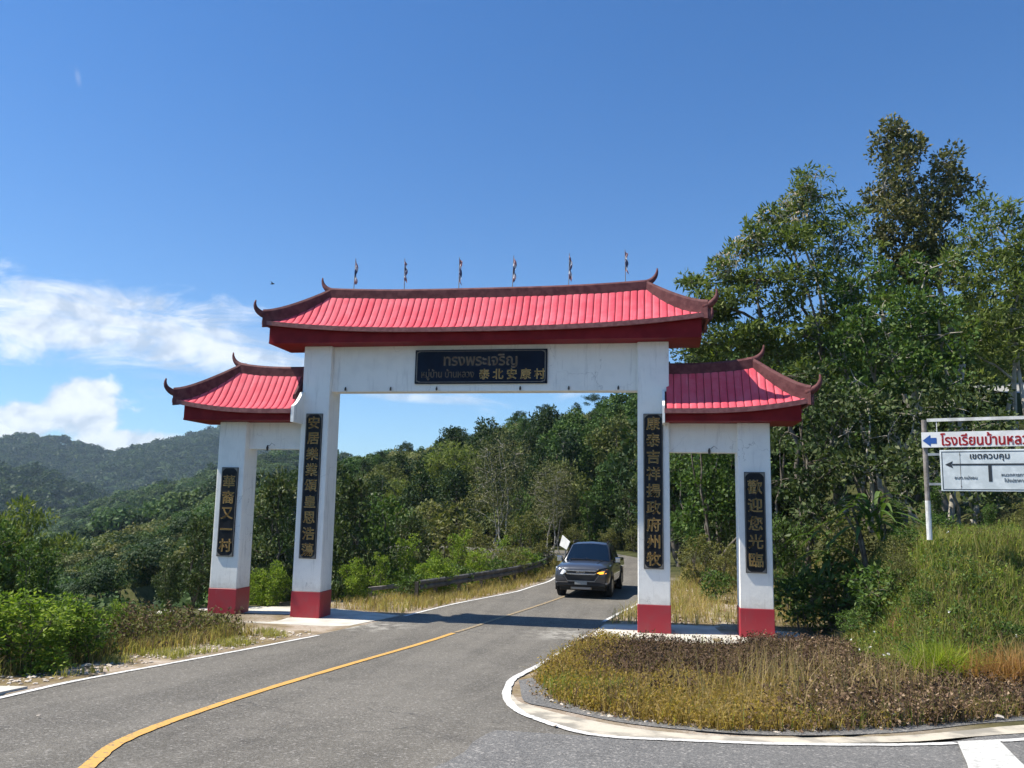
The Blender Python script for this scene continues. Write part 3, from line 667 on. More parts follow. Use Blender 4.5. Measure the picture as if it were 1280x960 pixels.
def profile(t): return 1-(1-t)**1.45      # fall from ridge (t=0) to eave (t=1): steep above, flatter below
def roof(name, xr0, xr1, xe0, xe1, yr, yf, yb, zr, ze, zbox, hip0, hip1, boxx0, boxx1, pitch=.19):
    """curved hipped roof. ridge from xr0 to xr1 at y=yr; eaves xe0..xe1, yf (front), yb (back)"""
    root = bpy.data.objects.new(name, None); link(root, gate); root.empty_display_size = .2
    hw = .10
    zf = lambda x, t: zr(x)+(ze(x)-zr(x))*profile(t)
    # deck under the tiles, four slopes
    def clip_t(x):
        if hip0 and x < xr0: return (xr0-x)/(xr0-xe0)
        if hip1 and x > xr1: return (x-xr1)/(xe1-xr1)
        return 0.
    tiles = []
    def column(cx, yr_, ye, shared=None):
        mb = MB(); n = 7; hwid = pitch*.47; jz = .006*math.sin(cx*37.); prof = [(-hwid, -.010), (-hwid*.9, .012+jz), (-hwid*.4, .019+jz), (hwid*.4, .019+jz), (hwid*.9, .012+jz), (hwid, -.010)]
        V = []; k = len(prof)
        for a in range(n+1):
            for (dx, dz) in prof:
                x = cx+dx; t0 = min(max(clip_t(x), 0), .985); t = t0+(1-t0)*a/n
                y = yr_+(ye-yr_)*t; V.append((x, y, zf(x, t)+dz))
        F = [(a*k+b, a*k+b+1, a*k+k+b+1, a*k+k+b) for a in range(n) for b in range(k-1)]
        F.append(tuple(n*k+b for b in range(k)))
        mb.add(V, F); return mb.build('roof_tile', MT['tile'], root, True)
    def deck(yr_, ye):
        xs = np.linspace(xe0, xe1, 61); V = []; m = 8
        for x in xs:
            t0 = min(clip_t(x), .99)
            for a in range(m+1):
                t = t0+(1-t0)*a/m; V.append((x, yr_+(ye-yr_)*t, zf(x, t)-.02))
        return V, [(i*(m+1)+a, (i+1)*(m+1)+a, (i+1)*(m+1)+a+1, i*(m+1)+a+1) for i in range(60) for a in range(m)]
    mb = MB(); mb.add(*deck(yr, yf)); mb.add(*deck(yr, yb)); 
    ends = []
    for hip, xrr, xee in ((hip0, xr0, xe0), (hip1, xr1, xe1)):
        if not hip: continue
        m = 8; V = []; q = 10
        for a in range(m+1):
            t = a/m; y0_ = yr+(yf-yr)*t; y1_ = yr+(yb-yr)*t; x = xrr+(xee-xrr)*t
            for b in range(q+1):
                y = y0_+(y1_-y0_)*b/q; V.append((x, y, zf(x, t)-.02))
        mb.add(V, [(a*(q+1)+b, a*(q+1)+b+1, (a+1)*(q+1)+b+1, (a+1)*(q+1)+b) for a in range(m) for b in range(q)])
    mb.build('roof_deck', MT['deck'], root)
    ncol = int(round((xe1-xe0-.10)/pitch)); p = (xe1-xe0-.10)/ncol
    for k in range(ncol):
        cx = xe0+.05+p*(k+.5)
        column(cx, yr-hw, yf); 
    for k in range(ncol):
        cx = xe0+.05+p*(k+.5); column(cx, yr+hw, yb)
    # tiles on the hipped ends
    for hip, xrr, xee, sg in ((hip0, xr0, xe0, -1), (hip1, xr1, xe1, 1)):
        if not hip: continue
        nc = int((yb-yf-.1)/pitch)
        for k in range(nc):
            cy = yf+.05+(yb-yf-.1)/nc*(k+.5); mb = MB(); V = []; n = 7; hwid = (yb-yf-.1)/nc*.47
            prof = [(-hwid, -.012), (-hwid*.6, .03), (hwid*.6, .03), (hwid, -.012)]
            for a in range(n+1):
                for dy, dz in prof:
                    y = cy+dy; t0 = (yr-y)/(yr-yf) if y < yr else (y-yr)/(yb-yr); t0 = min(max(t0, 0), .985); t = t0+(1-t0)*a/n
                    x = xrr+(xee-xrr)*t; V.append((x, y, zf(x, t)+dz))
            mb.add(V, [(a*4+b, a*4+b+1, a*4+b+5, a*4+b+4) for a in range(n) for b in range(3)]+[(n*4, n*4+1, n*4+2, n*4+3)]).build('roof_tile', MT['tile'], root, True)
    # eave edge board
    mb = MB(); xs = np.linspace(xe0-.03*hip0, xe1+.03*hip1, 41)
    mb.sweep([(x, yf-.012, float(ze(x))) for x in xs], (0, 1, 0), (0, 0, 1), .035, .12, .0)
    mb.sweep([(x, yb+.012, float(ze(x))) for x in xs], (0, 1, 0), (0, 0, 1), .035, .12, .0)
    for hip, xee in ((hip0, xe0), (hip1, xe1)):
        if hip: mb.sweep([(xee, y, float(ze(xee))) for y in np.linspace(yf, yb, 8)], (1, 0, 0), (0, 0, 1), .035, .12, .0)
    mb.build('eave_edge', MT['eave'], root)
    # ridge beam
    rl = np.linspace(xr0-(.0 if hip0 else -.02), xr1, 30)
    mb = MB(); mb.sweep([(x, yr, float(zr(x))+.02) for x in rl], (0, 1, 0), (0, 0, 1), .11, .10, .27); mb.build('ridge', MT['ridge'], root)
    # hip ridges and horns
    for hip, xrr, xee, sg in ((hip0, xr0, xe0, -1), (hip1, xr1, xe1, 1)):
        if not hip: continue
        for ye in (yf, yb):
            sy = -1 if ye < yr else 1
            P = []; H0 = []; H1 = []
            for a in range(13):
                t = a/12; x = xrr+(xee-xrr)*t*1.015; y = yr+(ye-yr)*t*1.03; z = float(zf(min(max(x, xe0), xe1), t))
                P.append((x, y, z)); H0.append(.08+.10*t); H1.append(.30+.05*sin(pi*t))
            d = np.array(P[-1])-np.array(P[0]); side = (-d[1], d[0], 0)
            mb = MB(); mb.sweep(P, side, (0, 0, 1), .085, H0, H1); mb.build('hip_ridge', MT['ridge'], root)
            c = np.array(P[-1]); dh = np.array([d[0], d[1], 0])/math.hypot(d[0], d[1]); H = []
            for a in range(9):
                t = a/8; H.append(c+dh*(-.14+.40*math.sin(t*pi*.55)-.05*t*t)*1.0+np.array([0, 0, .17+.38*t**1.7-.03*(1-t)]))
            mb = MB(); mb.tube(H, [.10*(1-(a/8)**1.5*.80) for a in range(9)], 8); mb.build('roof_horn', MT['ridge'], root, True)
        c = np.array([xrr, yr, float(zr(xrr))+.17]); H = []
        for a in range(9):
            t = a/8; H.append(c+np.array([sg*(-.12+.42*math.sin(t*pi*.52)), 0, .02+.42*t**1.8]))
        mb = MB(); mb.tube(H, [.10*(1-(a/8)**1.5*.82) for a in range(9)], 8); mb.build('roof_horn', MT['ridge'], root, True)
    # boxed fascia with soffit
    xs = np.linspace(boxx0, boxx1, 41); V = []; yy0 = yf+.15; yy1 = yb-.15
    for x in xs:
        zt = float(ze(x))-.06; V += [(x, yy0, zbox), (x, yy1, zbox), (x, yy1, zt), (x, yy0, zt), (x, yy0-.015, zbox), (x, yy0-.015, zbox+.055), (x, yy0, zbox+.055)]
    F = []
    for i in range(40):
        a = i*7; b = a+7
        F += [(a+4, b+4, b+1, a+1), (a+1, b+1, b+2, a+2), (a+2, b+2, b+3, a+3), (a+3, b+3, b+6, a+6), (a+6, b+6, b+5, a+5), (a+5, b+5, b+4, a+4)]
    F += [(4, 1, 2, 3, 6, 5), tuple(40*7+k for k in (5, 6, 3, 2, 1, 4))]
    mb = MB(); mb.add(V, F).build('fascia_box', MT['fascia'], root)
    return root
ze_m = lambda x: 7.725+.27*(np.abs(x)/5.9)**2.8
zr_m = lambda x: 8.72+.10*(np.abs(x)/4.42)**3
roof('main_roof', -4.42, 4.42, -5.98, 5.98, .33, -.60, 1.15, zr_m, ze_m, 7.385, True, True, -5.86, 5.82)
ze_s = lambda x: 5.56+.25*(np.clip(np.abs(x)-5.6, 0, 9)/2.75)**2.3
zr_s = lambda x: 6.56+.13*(np.clip(np.abs(x)-5.2, 0, 9)/1.85)**2.5
roof('side_roof', -7.02, -5.03, -8.50, -5.03, .33, -.60, 1.15, zr_s, ze_s, 5.265, True, False, -8.26, -5.02)
roof('side_roof', 4.88, 7.12, 4.88, 8.40, .33, -.60, 1.15, zr_s, ze_s, 5.265, False, True, 4.90, 8.18)
# white end plates where the side roofs meet the tall pillars, following the roof curve
for sx_ in (-1, 1):
    pts = [(.0, 5.2), (-.64, 5.2), (-.64, 5.62)]
    for a in range(9):
        t = 1-a/8*.75; y = .33+(-.60-.33)*t
        if y > 0: break
        pts.append((y-.03, 5.60+(6.56-5.60)*(1-profile(t))+.05))
    pts.append((.0, pts[-1][1]+.03))
    x0, x1 = (-5.02, -4.93) if sx_ < 0 else (4.83, 4.89)
    mb = MB(); mb.prism(pts, 0, x0, x1); mb.build('end_plate', MT['white'], gate)
# dark verge ridge at the inner end of the left side roof
mb = MB(); P = [(-5.12, .33+(-.60-.33)*t, 6.56+(5.56-6.56)*profile(t)) for t in np.linspace(0, .62, 8)]
mb.sweep(P, (1, 0, 0), (0, 0, 1), .05, .05, .20); mb.build('verge_ridge', MT['ridge'], gate)

def inscription(x0, x1, z0_, z1, chars, zs, y, size, lbl):
    b = MB(); b.box(x0, x1, y-.035, y-.001, z0_, z1, .006); o = b.build('inscription_board', MT['black'], gate, label=lbl)
    f = MB(); w_ = .022
    for (a, c, d, e) in ((x0+.012, x0+.012+w_*.6, z0_+.012, z1-.012), (x1-.012-w_*.6, x1-.012, z0_+.012, z1-.012), (x0+.03, x1-.03, z0_+.012, z0_+.012+w_*.6), (x0+.03, x1-.03, z1-.012-w_*.6, z1-.012)):
        f.box(a, c, y-.041, y-.034, d, e)
    for cx, cz, sx_, sz in ((x0+.026, z0_+.026, 1, 1), (x1-.026, z0_+.026, -1, 1), (x0+.026, z1-.026, 1, -1), (x1-.026, z1-.026, -1, -1)):
        pl = [(cx, cz), (cx+sx_*.10, cz), (cx+sx_*.06, cz+sz*.025), (cx+sx_*.025, cz+sz*.06), (cx, cz+sz*.10)]
        f.prism([(p, q) for p, q in pl], 1, y-.042, y-.034) if False else f.add([(p, y-.042, q) for p, q in pl]+[(p, y-.034, q) for p, q in pl], [(0, 1, 2, 3, 4)]+[(i, (i+1) % 5, (i+1) % 5+5, i+5) for i in range(5)])
    f.build('corner_trim', MT['frame'], o)
    for ch, z in zip(chars, zs):
        t = obj('character', text_mesh(ch, size, .006, .004), o); t.location = ((x0+x1)/2, y-.042, z)
        if not t.data.materials: t.data.materials.append(MT['gold'])
inscription(-4.84, -4.36, 1.57, 5.49, '安居樂業頌皇恩浩蕩', np.linspace(5.24, 1.81, 9), 0, .36, 'left tall black board with nine gold characters')
inscription(4.35, 4.84, 1.58, 5.49, '康泰吉祥揚政府州牧', np.linspace(5.24, 1.83, 9), 0, .36, 'right tall black board with nine gold characters')
inscription(-7.24, -6.75, 1.56, 3.99, '華裔又一村', np.linspace(3.60, 1.86, 5), 0, .37, 'short black board with five gold characters on the left outer pillar')
inscription(6.83, 7.33, 1.56, 4.03, '歡迎您光臨', np.linspace(3.66, 1.88, 5), 0, .37, 'short black board with five gold characters on the right outer pillar')
b = MB(); b.box(-1.82, 1.82, .10, .168, 6.32, 7.25, .01); pq = b.build('name_plaque', MT['navy'], gate)
f = MB()
for (a, c, d, e) in ((-1.78, -1.755, 6.42, 7.15), (1.755, 1.78, 6.42, 7.15), (-1.72, 1.72, 6.355, 6.37), (-1.72, 1.72, 7.20, 7.215)): f.box(a, c, .092, .102, d, e)
for cx, sx_ in ((-1.77, 1), (1.77, -1)):
    for cz, sz in ((6.37, 1), (7.20, -1)): f.add([(cx, .092, cz), (cx+sx_*.12, .092, cz), (cx+sx_*.03, .092, cz+sz*.03), (cx, .092, cz+sz*.12)], [(0, 1, 2, 3)])
f.build('corner_trim', MT['frame'], pq)
for s, x, z, size, m, bd in (('ทรงพระเจริญ', .0, 6.93, .42, 'dullgold', .005), ('หมู่บ้าน บ้านหลวง', -.90, 6.57, .27, 'dullgold', .002)):
    t = obj('lettering', text_mesh(s, size, .006, bd, 'CENTER', 0., .92 if size > .3 else .80), pq); t.location = (x, .098, z); t.data.materials.append(MT[m])
for k, ch in enumerate('泰北安康村'):
    t = obj('character', text_mesh(ch, .30, .006, .005), pq); t.location = (.12+k*.375, .098, 6.575)
    if not t.data.materials: t.data.materials.append(MT['gold'])
# small lamp sockets under the lintels
for x in (-3.8, -2.5, -1.2, 1.1, 2.4, 3.7):
    mb = MB(); mb.tube([(x, .155, 6.24), (x, .13, 6.23), (x, .12, 6.19), (x, .12, 6.14)], [.012, .016, .028, .022], 8); mb.build('lamp_socket', MT['rust'], gate)
for x in (-6.0, 6.0):
    mb = MB(); mb.tube([(x, .17, 4.62), (x, .13, 4.61), (x, .12, 4.56), (x, .12, 4.47)], [.012, .018, .035, .028], 8)
    mb.tube([(x+.02, .18, 4.6), (x+.12, .12, 4.68), (x+.2, .17, 4.62)], .006, 5); mb.build('lamp_socket', MT['rust'], gate)

# flags on the ridge
def flag(x, seed, lbl):
    r = random.Random(seed); zb = float(zr_m(x))+.24
    t = thing('flagpole', lbl, 'flag', (x, .33, zb), 0, 'small limp flags along the main roof ridge')
    ln = r.uniform(-.02, .03); mb = MB(); mb.tube([(0, 0, -.04), (ln, 0, .95)], [.012, .009], 6); mb.build('pole', MT['pole'], t)
    top = .90; L = .62+r.uniform(-.1, .08)
    for k, (m, a, b) in enumerate((('flagred', 0, .2), ('flagwhite', .2, .36), ('flagblue', .36, .66), ('flagwhite', .66, .84), ('flagred', .84, 1.))):
        V = []; n = 5
        for i in range(4):
            s = a+(b-a)*i/3; z = top-L*s
            w_ = .09*(.45+.55*abs(math.sin(s*6+seed)))
            for j in range(n):
                u = j/(n-1); V.append((ln*z+u*w_, .035*math.sin(u*7+s*9+seed), z-.10*u*(1+.3*math.sin(seed+s*4))))
        mb = MB(); mb.add(V, [(i*n+j, i*n+j+1, (i+1)*n+j+1, (i+1)*n+j) for i in range(3) for j in range(n-1)]); mb.build('flag_cloth', MT[m], t)
for k, (x, l) in enumerate(zip((-3.77, -2.28, -.71, .8, 2.35, 3.88), ('leftmost small limp flag on the roof ridge', 'second small limp flag from the left on the ridge', 'third small limp flag from the left, above the plaque', 'fourth small limp flag from the left on the ridge', 'fifth small limp flag from the left on the ridge', 'rightmost small limp flag on the ridge beside the right horn'))): flag(x, k*2.3, l)

# ---------------------------------------------------------------- road sign on the bank
SG = thing('road_sign', 'double road sign with blue arrow and red Thai lettering on the grassy bank', 'sign', (10.25, -2.76, 0), rad(-20))
def bx(name, m, *a, bev=0., parent=SG, **t): mb = MB(); mb.box(*a, bev); return mb.build(name, m, parent, **t)
zg = gz(10.25, -2.76)
mb = MB(); mb.tube([(.055, 0, 2.55), (.055, 0, 3.36), ], .055, 10); mb.build('post_foot', MT['polewhite'], SG)
mb = MB(); mb.tube([(.055, 0, 3.36), (.055, 0, 5.06)], .053, 10); mb.build('post', MT['pole'], SG)
mb = MB(); mb.tube([(2.62, 0, 2.4), (2.62, 0, 3.36)], .055, 10); mb.build('post_foot', MT['polewhite'], SG)
mb = MB(); mb.tube([(2.62, 0, 3.36), (2.62, 0, 5.10)], .053, 10); mb.build('post', MT['pole'], SG)
bx('top_rail', MT['polewhite'], .11, 2.95, -.02, .03, 5.02, 5.085)
bx('hanger', MT['polewhite'], .285, .30, -.01, .0, 4.79, 5.02)
bd = bx('upper_board', MT['board'], .0, 2.9, -.095, -.06, 4.47, 4.79, label='narrow white board with blue arrow and red lettering')
mb = MB(); mb.add([(x, y, z) for y in (-.10, -.094) for x, z in ((.02, 4.615), (.17, 4.735), (.17, 4.67), (.285, 4.67), (.285, 4.55), (.17, 4.55), (.17, 4.49))], [(0, 1, 6), (2, 3, 4, 5), (1, 2, 5, 6)]+[]); mb.build('arrow', MT['blue'], bd)
t = obj('lettering', text_mesh('โรงเรียนบ้านหลวง', .30, .003, .006, 'LEFT', 0., .80), bd); t.location = (.36, -.099, 4.635); t.data.materials.append(MT['red'])
b2 = bx('lower_board', MT['board2'], .33, 2.75, -.10, -.062, 3.56, 4.41, bev=.01, label='large pale board with black branching arrow')
fr = MB()
for a in ((.36, 2.72, 4.365, 4.378), (.36, 2.72, 3.592, 3.605), (.36, .373, 3.605, 4.365), (2.707, 2.72, 3.605, 4.365)): fr.box(a[0], a[1], -.104, -.099, a[2], a[3])
fr.build('border_line', MT['ink'], b2)
fr = MB(); fr.box(.55, 2.6, -.105, -.099, 4.09, 4.125); fr.box(1.20, 1.262, -.1055, -.099, 3.76, 4.10)
fr.add([(x, y, z) for y in (-.105, -.099) for x, z in ((.42, 4.107), (.565, 4.18), (.54, 4.107), (.565, 4.035))], [(0, 1, 2), (0, 2, 3)]); fr.build('arrow', MT['ink'], b2)
for s, x, z, size, al, bo in (('เขตควบคุม', .87, 4.25, .165, 'LEFT', .003), ('อบต.แม่งอน', .58, 3.845, .085, 'LEFT', .0), ('หมวดการทางฝาง', 1.42, 3.90, .085, 'LEFT', .0), ('โป่งปราการ', 1.47, 3.79, .085, 'LEFT', .0)):
    t = obj('lettering', text_mesh(s, size, .003, bo, al), b2); t.location = (x, -.1045, z); t.data.materials.append(MT['ink'])
fr = MB()
for x, z in ((.70, 4.31), (.70, 3.66), (1.9, 4.31), (1.9, 3.66)): fr.tube([(x, -.106, z), (x, -.098, z)], .012, 6)
fr.build('rivets', MT['rust'], b2)
fr = MB(); fr.box(.695, .703, -.1042, -.099, 3.6, 4.37); fr.build('sheet_joint', MT['frame'], b2)
bx('rear_rail', MT['steel'], .1, 2.9, -.058, -.02, 4.30, 4.35); bx('rear_rail', MT['steel'], .1, 2.9, -.058, -.02, 3.68, 3.73)

# ---------------------------------------------------------------- pickup truck
CARL = (2.26, 9.95, 0.); 
car = thing('pickup_truck', 'dark grey pickup truck driving towards the gate with its amber indicator lit', 'pickup', CARL, pi-rad(3.5))
# local frame: +Y front, x across, z up; length 5.28
def loft(rings, m, name, parent, smooth=False, cap=True, **tags):
    n = len(rings[0]); V = [v for r in rings for v in r]; F = []
    for i in range(len(rings)-1):
        for k in range(n):
            j = (k+1) % n; F.append((i*n+k, i*n+j, (i+1)*n+j, (i+1)*n+k))
    if cap: F.append(tuple(range(n))); F.append(tuple((len(rings)-1)*n+k for k in range(n)))
    mb = MB(); mb.add(V, F); return mb.build(name, m, parent, smooth, **tags)
def bodyring(y, w, zb, zbelt, ztop, wt, crown=.03):
    return [(-w*.94, y, zb), (-w, y, zb+.10), (-w*1.005, y, (zb+zbelt)/2), (-w*.985, y, zbelt-.05), (-wt, y, ztop-.02), (-wt*.55, y, ztop+crown*.7), (0, y, ztop+crown),
            (wt*.55, y, ztop+crown*.7), (wt, y, ztop-.02), (w*.985, y, zbelt-.05), (w*1.005, y, (zb+zbelt)/2), (w, y, zb+.10), (w*.94, y, zb)]
body = loft([bodyring(2.58, .80, .52, .92, .96, .70, .0), bodyring(2.50, .90, .44, 1.0, 1.04, .76, .02), bodyring(2.25, .935, .42, 1.05, 1.10, .82, .03), bodyring(1.7, .94, .42, 1.07, 1.14, .84, .04), bodyring(1.15, .94, .42, 1.08, 1.18, .86, .03),
      bodyring(.9, .94, .40, 1.09, 1.17, .88, .0), bodyring(-.9, .94, .40, 1.10, 1.15, .90, .0), bodyring(-1.05, .94, .40, 1.10, 1.15, .90, .0), bodyring(-2.6, .93, .50, 1.10, 1.14, .90, .0), bodyring(-2.66, .90, .56, 1.05, 1.08, .86, .0)], MT['car'], 'body', car, True)
def cabring(y, zb, zt, wb, wt): return [(-wb, y, zb), (-(wb*.35+wt*.65), y, zb*.35+zt*.65), (-wt, y, zt-.05), (-wt*.8, y, zt), (0, y, zt+.03), (wt*.8, y, zt), (wt, y, zt-.05), (wb*.35+wt*.65, y, zb*.35+zt*.65), (wb, y, zb)]
loft([cabring(1.16, 1.12, 1.17, .86, .80), cabring(.35, 1.12, 1.72, .87, .68), cabring(0., 1.12, 1.77, .88, .67), cabring(-.8, 1.12, 1.76, .88, .67), cabring(-1.0, 1.12, 1.72, .88, .67), cabring(-1.18, 1.12, 1.25, .87, .80)], MT['car'], 'cab', car, True)
# windscreen laid on the sloping cab front
def quad(name, P, m, parent, **t): mb = MB(); n = len(P); mb.add(P, [tuple(range(n))]); return mb.build(name, m, parent, **t)
quad('windscreen', [(-.775, 1.13, 1.185), (-.40, 1.155, 1.215), (0, 1.17, 1.225), (.40, 1.155, 1.215), (.775, 1.13, 1.185), (.615, .40, 1.705), (.3, .385, 1.738), (0, .38, 1.748), (-.3, .385, 1.738), (-.615, .40, 1.705)], MT['glass'], car)
for s in (-1, 1):
    for y0_, y1_ in ((.95, .02), (-.06, -.95)):
        q = [(s*.885, y0_, 1.16), (s*.895, y1_, 1.16), (s*.715, y1_*.97 if y1_ < 0 else y1_+.0, 1.66), (s*.72, min(y0_, .38), 1.66)]
        quad('side_window', q, MT['glass'], car)
    mb = MB(); mb.tube([(s*.62, .25, 1.76), (s*.63, .18, 1.82), (s*.63, -.75, 1.82), (s*.62, -.85, 1.76)], .022, 6); mb.build('roof_rail', MT['plastic'], car)
    # mirror
    mb = MB(); mb.box(min(s*.95, s*1.16), max(s*.95, s*1.16), .72, .86, 1.12, 1.30, .03); mir = mb.build('mirror', MT['chrome'], car)
    mb = MB(); mb.box(min(s*.86, s*.98), max(s*.86, s*.98), .75, .82, 1.12, 1.17, .01); mb.build('mirror_arm', MT['plastic'], mir)
    # headlight
    hl = [(s*.50, 2.575, .89), (s*.62, 2.56, .83), (s*.84, 2.44, .84), (s*.91, 2.30, .90), (s*.90, 2.26, 1.0), (s*.80, 2.42, 1.01), (s*.52, 2.57, .955)]
    mb = MB(); mb.add([(x*1.0, y+.075, .93+(z-.93)*1.35) for x, y, z in hl]+[(x*.97, y-.08, z) for x, y, z in hl], [tuple(range(7))]+[(i, (i+1) % 7, (i+1) % 7+7, i+7) for i in range(7)])
    lit = s < 0
    h = mb.build('headlight', MT['lens'] if not lit else MT['plastic'], car, label='headlight with lit amber indicator' if lit else 'clear headlight')
    if lit:
        a = [(s*.55, 2.640, .885), (s*.66, 2.615, .85), (s*.86, 2.49, .87), (s*.90, 2.36, .96), (s*.84, 2.44, .97), (s*.80, 2.50, .925), (s*.64, 2.610, .915)]
        mb = MB(); mb.add([(x, y+.045, .92+(z-.92)*1.3) for x, y, z in a], [(0, 1, 2, 5, 6), (2, 3, 4, 5)]); mb.build('indicator_lamp', MT['amber'], h)
    mb = MB(); mb.tube([(s*.76, 2.50, .60), (s*.76, 2.56, .60)], [.10, .085], 10); mb.build('fog_lamp', MT['plastic'], car)
    # wheel arches and wheels
    for y in (1.62, -1.47):
        ring = MB()
        V = []; n = 18
        for k in range(n+1):
            an = -.12*pi+1.24*pi*k/n
            for rr, xo in ((.40, .955), (.47, .965), (.47, .90), (.40, .90)): V.append((s*xo, y+rr*cos(an), .40+rr*sin(an)))
        ring.add(V, [(i*4+k, i*4+(k+1) % 4, i*4+4+(k+1) % 4, i*4+4+k) for i in range(n) for k in range(4)]); ring.build('wheel_arch', MT['plastic'], car)
        wl = MB(); wl.tube([(s*.68, y, .385), (s*.70, y, .385), (s*.93, y, .385), (s*.955, y, .385)], [.33, .385, .385, .335], 24); wh = wl.build('wheel', MT['rubber'], car, True)
        rm = MB(); rm.tube([(s*.95, y, .385), (s*.962, y, .385)], [.24, .22], 20)
        for k in range(6):
            an = k*pi/3; rm.box(min(s*.955, s*.975), max(s*.955, s*.975), y+.12*cos(an)-.035, y+.12*cos(an)+.035, .385+.12*sin(an)-.035, .385+.12*sin(an)+.035)
        rm.build('rim', MT['rim'], wh)
# grille: dark hexagon with two bright bars
gr = MB(); gp = [(-.50, .93), (.50, .93), (.60, .86), (.44, .60), (-.44, .60), (-.60, .86)]
gr.add([(x, 2.615-abs(x)*.06, z) for x, z in gp]+[(x, 2.45, z) for x, z in gp], [tuple(range(6))]+[(i, (i+1) % 6, (i+1) % 6+6, i+6) for i in range(6)])
grille = gr.build('grille', MT['plastic'], car)
for z, hx, hh in ((.935, .50, .030), (.825, .47, .036)):
    b = MB(); P = [(-hx-.12, 2.60, z+.07), (-hx, 2.635, z), (0, 2.665, z-.006), (hx, 2.635, z), (hx+.12, 2.60, z+.07)]
    b.sweep(P, (0, 1, 0), (0, 0, 1), .02, hh*.6, hh*.6); b.build('grille_bar', MT['chrome'], grille)
b = MB(); b.sweep([(-.62, 2.56, .80), (-.46, 2.60, .585), (.46, 2.60, .585), (.62, 2.56, .80)], (0, 1, 0), (0, 0, 1), .018, .014, .014); b.build('grille_surround', MT['rim'], grille)
t = obj('badge', text_mesh('ISUZU', .085, .004, .003, sx=1.3), grille); t.rotation_euler = (0, 0, pi); t.location = (0, 2.69, .885); t.data.materials.append(MT['chrome'])
b = MB(); b.box(-.86, .86, 2.30, 2.60, .40, .56, .05); bmp = b.build('front_bumper', MT['plastic'], car)
for s in (-1, 1):
    b = MB(); b.box(min(s*.62, s*.90), max(s*.62, s*.90), 2.36, 2.585, .50, .535, .01); b.build('bumper_trim', MT['rim'], bmp)
b = MB(); b.box(-.36, .36, 2.40, 2.57, .30, .40, .03); b.build('skid_plate', MT['rim'], bmp)
b = MB(); b.box(-.21, .21, 2.605, 2.62, .47, .60, .004); np_ = b.build('number_plate', MT['plate'], car)
# wipers, bonnet crease, handles
b = MB(); b.tube([(-.55, 1.17, 1.20), (0, 1.175, 1.235), (.05, 1.10, 1.27)], .009, 5); b.tube([(.1, 1.185, 1.225), (.6, 1.13, 1.235)], .009, 5); b.build('wiper', MT['plastic'], car)
for s in (-1, 1):
    b = MB(); b.tube([(s*.40, 2.46, 1.055), (s*.48, 1.9, 1.155), (s*.55, 1.25, 1.20)], .014, 5); b.build('bonnet_crease', MT['car'], car, True)
    for y in (.15, -.75):
        b = MB(); b.box(min(s*.945, s*.975), max(s*.945, s*.975), y-.09, y+.07, .96, 1.0, .008); b.build('door_handle', MT['plastic'], car)
b = MB(); b.box(-.94, .94, -.02, .01, .02, .03); 
b = MB(); b.box(-.80, .80, -2.3, 2.2, .24, .42, .04); b.build('chassis', MT['plastic'], car)
# white board tilted on a post behind the pickup
wb = thing('roadside_board', 'small tilted white board on a thin post beside the guardrail behind the pickup', 'sign', (at(706, 705, 33.5)[0], at(706, 705, 33.5)[1], 0.22), rad(-42))
mb = MB(); mb.tube([(0, .03, -.1), (0, .03, 1.3)], .03, 8); mb.build('post', MT['steel'], wb)
mb = MB(); mb.add([(x, y, z) for y in (-.02, .01) for x, z in ((-.30, 1.34), (.12, 1.20), (.30, 1.50), (-.14, 1.74))], [(0, 1, 2, 3), (7, 6, 5, 4), (0, 4, 5, 1), (1, 5, 6, 2), (2, 6, 7, 3), (3, 7, 4, 0)]); mb.build('board', MT['board'], wb)

# ---------------------------------------------------------------- guardrail
GR = thing('guardrail', 'weathered steel guardrail along the left side of the road beyond the gate', 'guardrail')
gp = catmull([(-2.85, 4.9), (-2.1, 7.6), (-1.25, 11.0), (-.75, 14.2), (-.55, 18), (-.7, 22), (-1.3, 26), (-3.2, 29.0)], 6)
prof = [(-.155, 0), (-.12, .045), (-.05, .045), (0, 0), (.05, .045), (.12, .045), (.155, 0)]
def rail_part(a, b):
    V = []; 
    for i in range(a, b+1):
        d = gp[min(i+1, len(gp)-1)]-gp[max(i-1, 0)]; d /= np.linalg.norm(d); nrm = np.array([d[1], -d[0]])
        for dz, o in prof: q = gp[i]+nrm*o; V.append((q[0], q[1], .50+dz))
    mb = MB(); mb.add(V, [(i*7+k, i*7+k+1, i*7+8+k, i*7+7+k) for i in range(b-a) for k in range(6)]); mb.build('rail', MT['oldsteel'], GR)
for a in range(0, len(gp)-1, 6): rail_part(a, min(a+6, len(gp)-1))
for i in range(0, len(gp), 3):
    mb = MB(); x, y = gp[i]; mb.box(x-.14, x-.03, y-.05, y+.05, -.6, .60); mb.build('post', MT['rust'], GR)
st = thing('low_rail_stub', 'short pale broken rail end low in the verge before the guardrail', 'rail', (-4.15, 5.4, 0), rad(68))
mb = MB(); mb.box(-.8, .8, -.05, .05, .28, .40, .02); mb.build('rail', MT['pole'], st)
mb = MB(); mb.box(-.8, -.7, -.05, .05, -.3, .36); mb.build('post', MT['pole'], st); mb = MB(); mb.box(.6, .7, -.05, .05, -.3, .36); mb.build('post', MT['pole'], st)

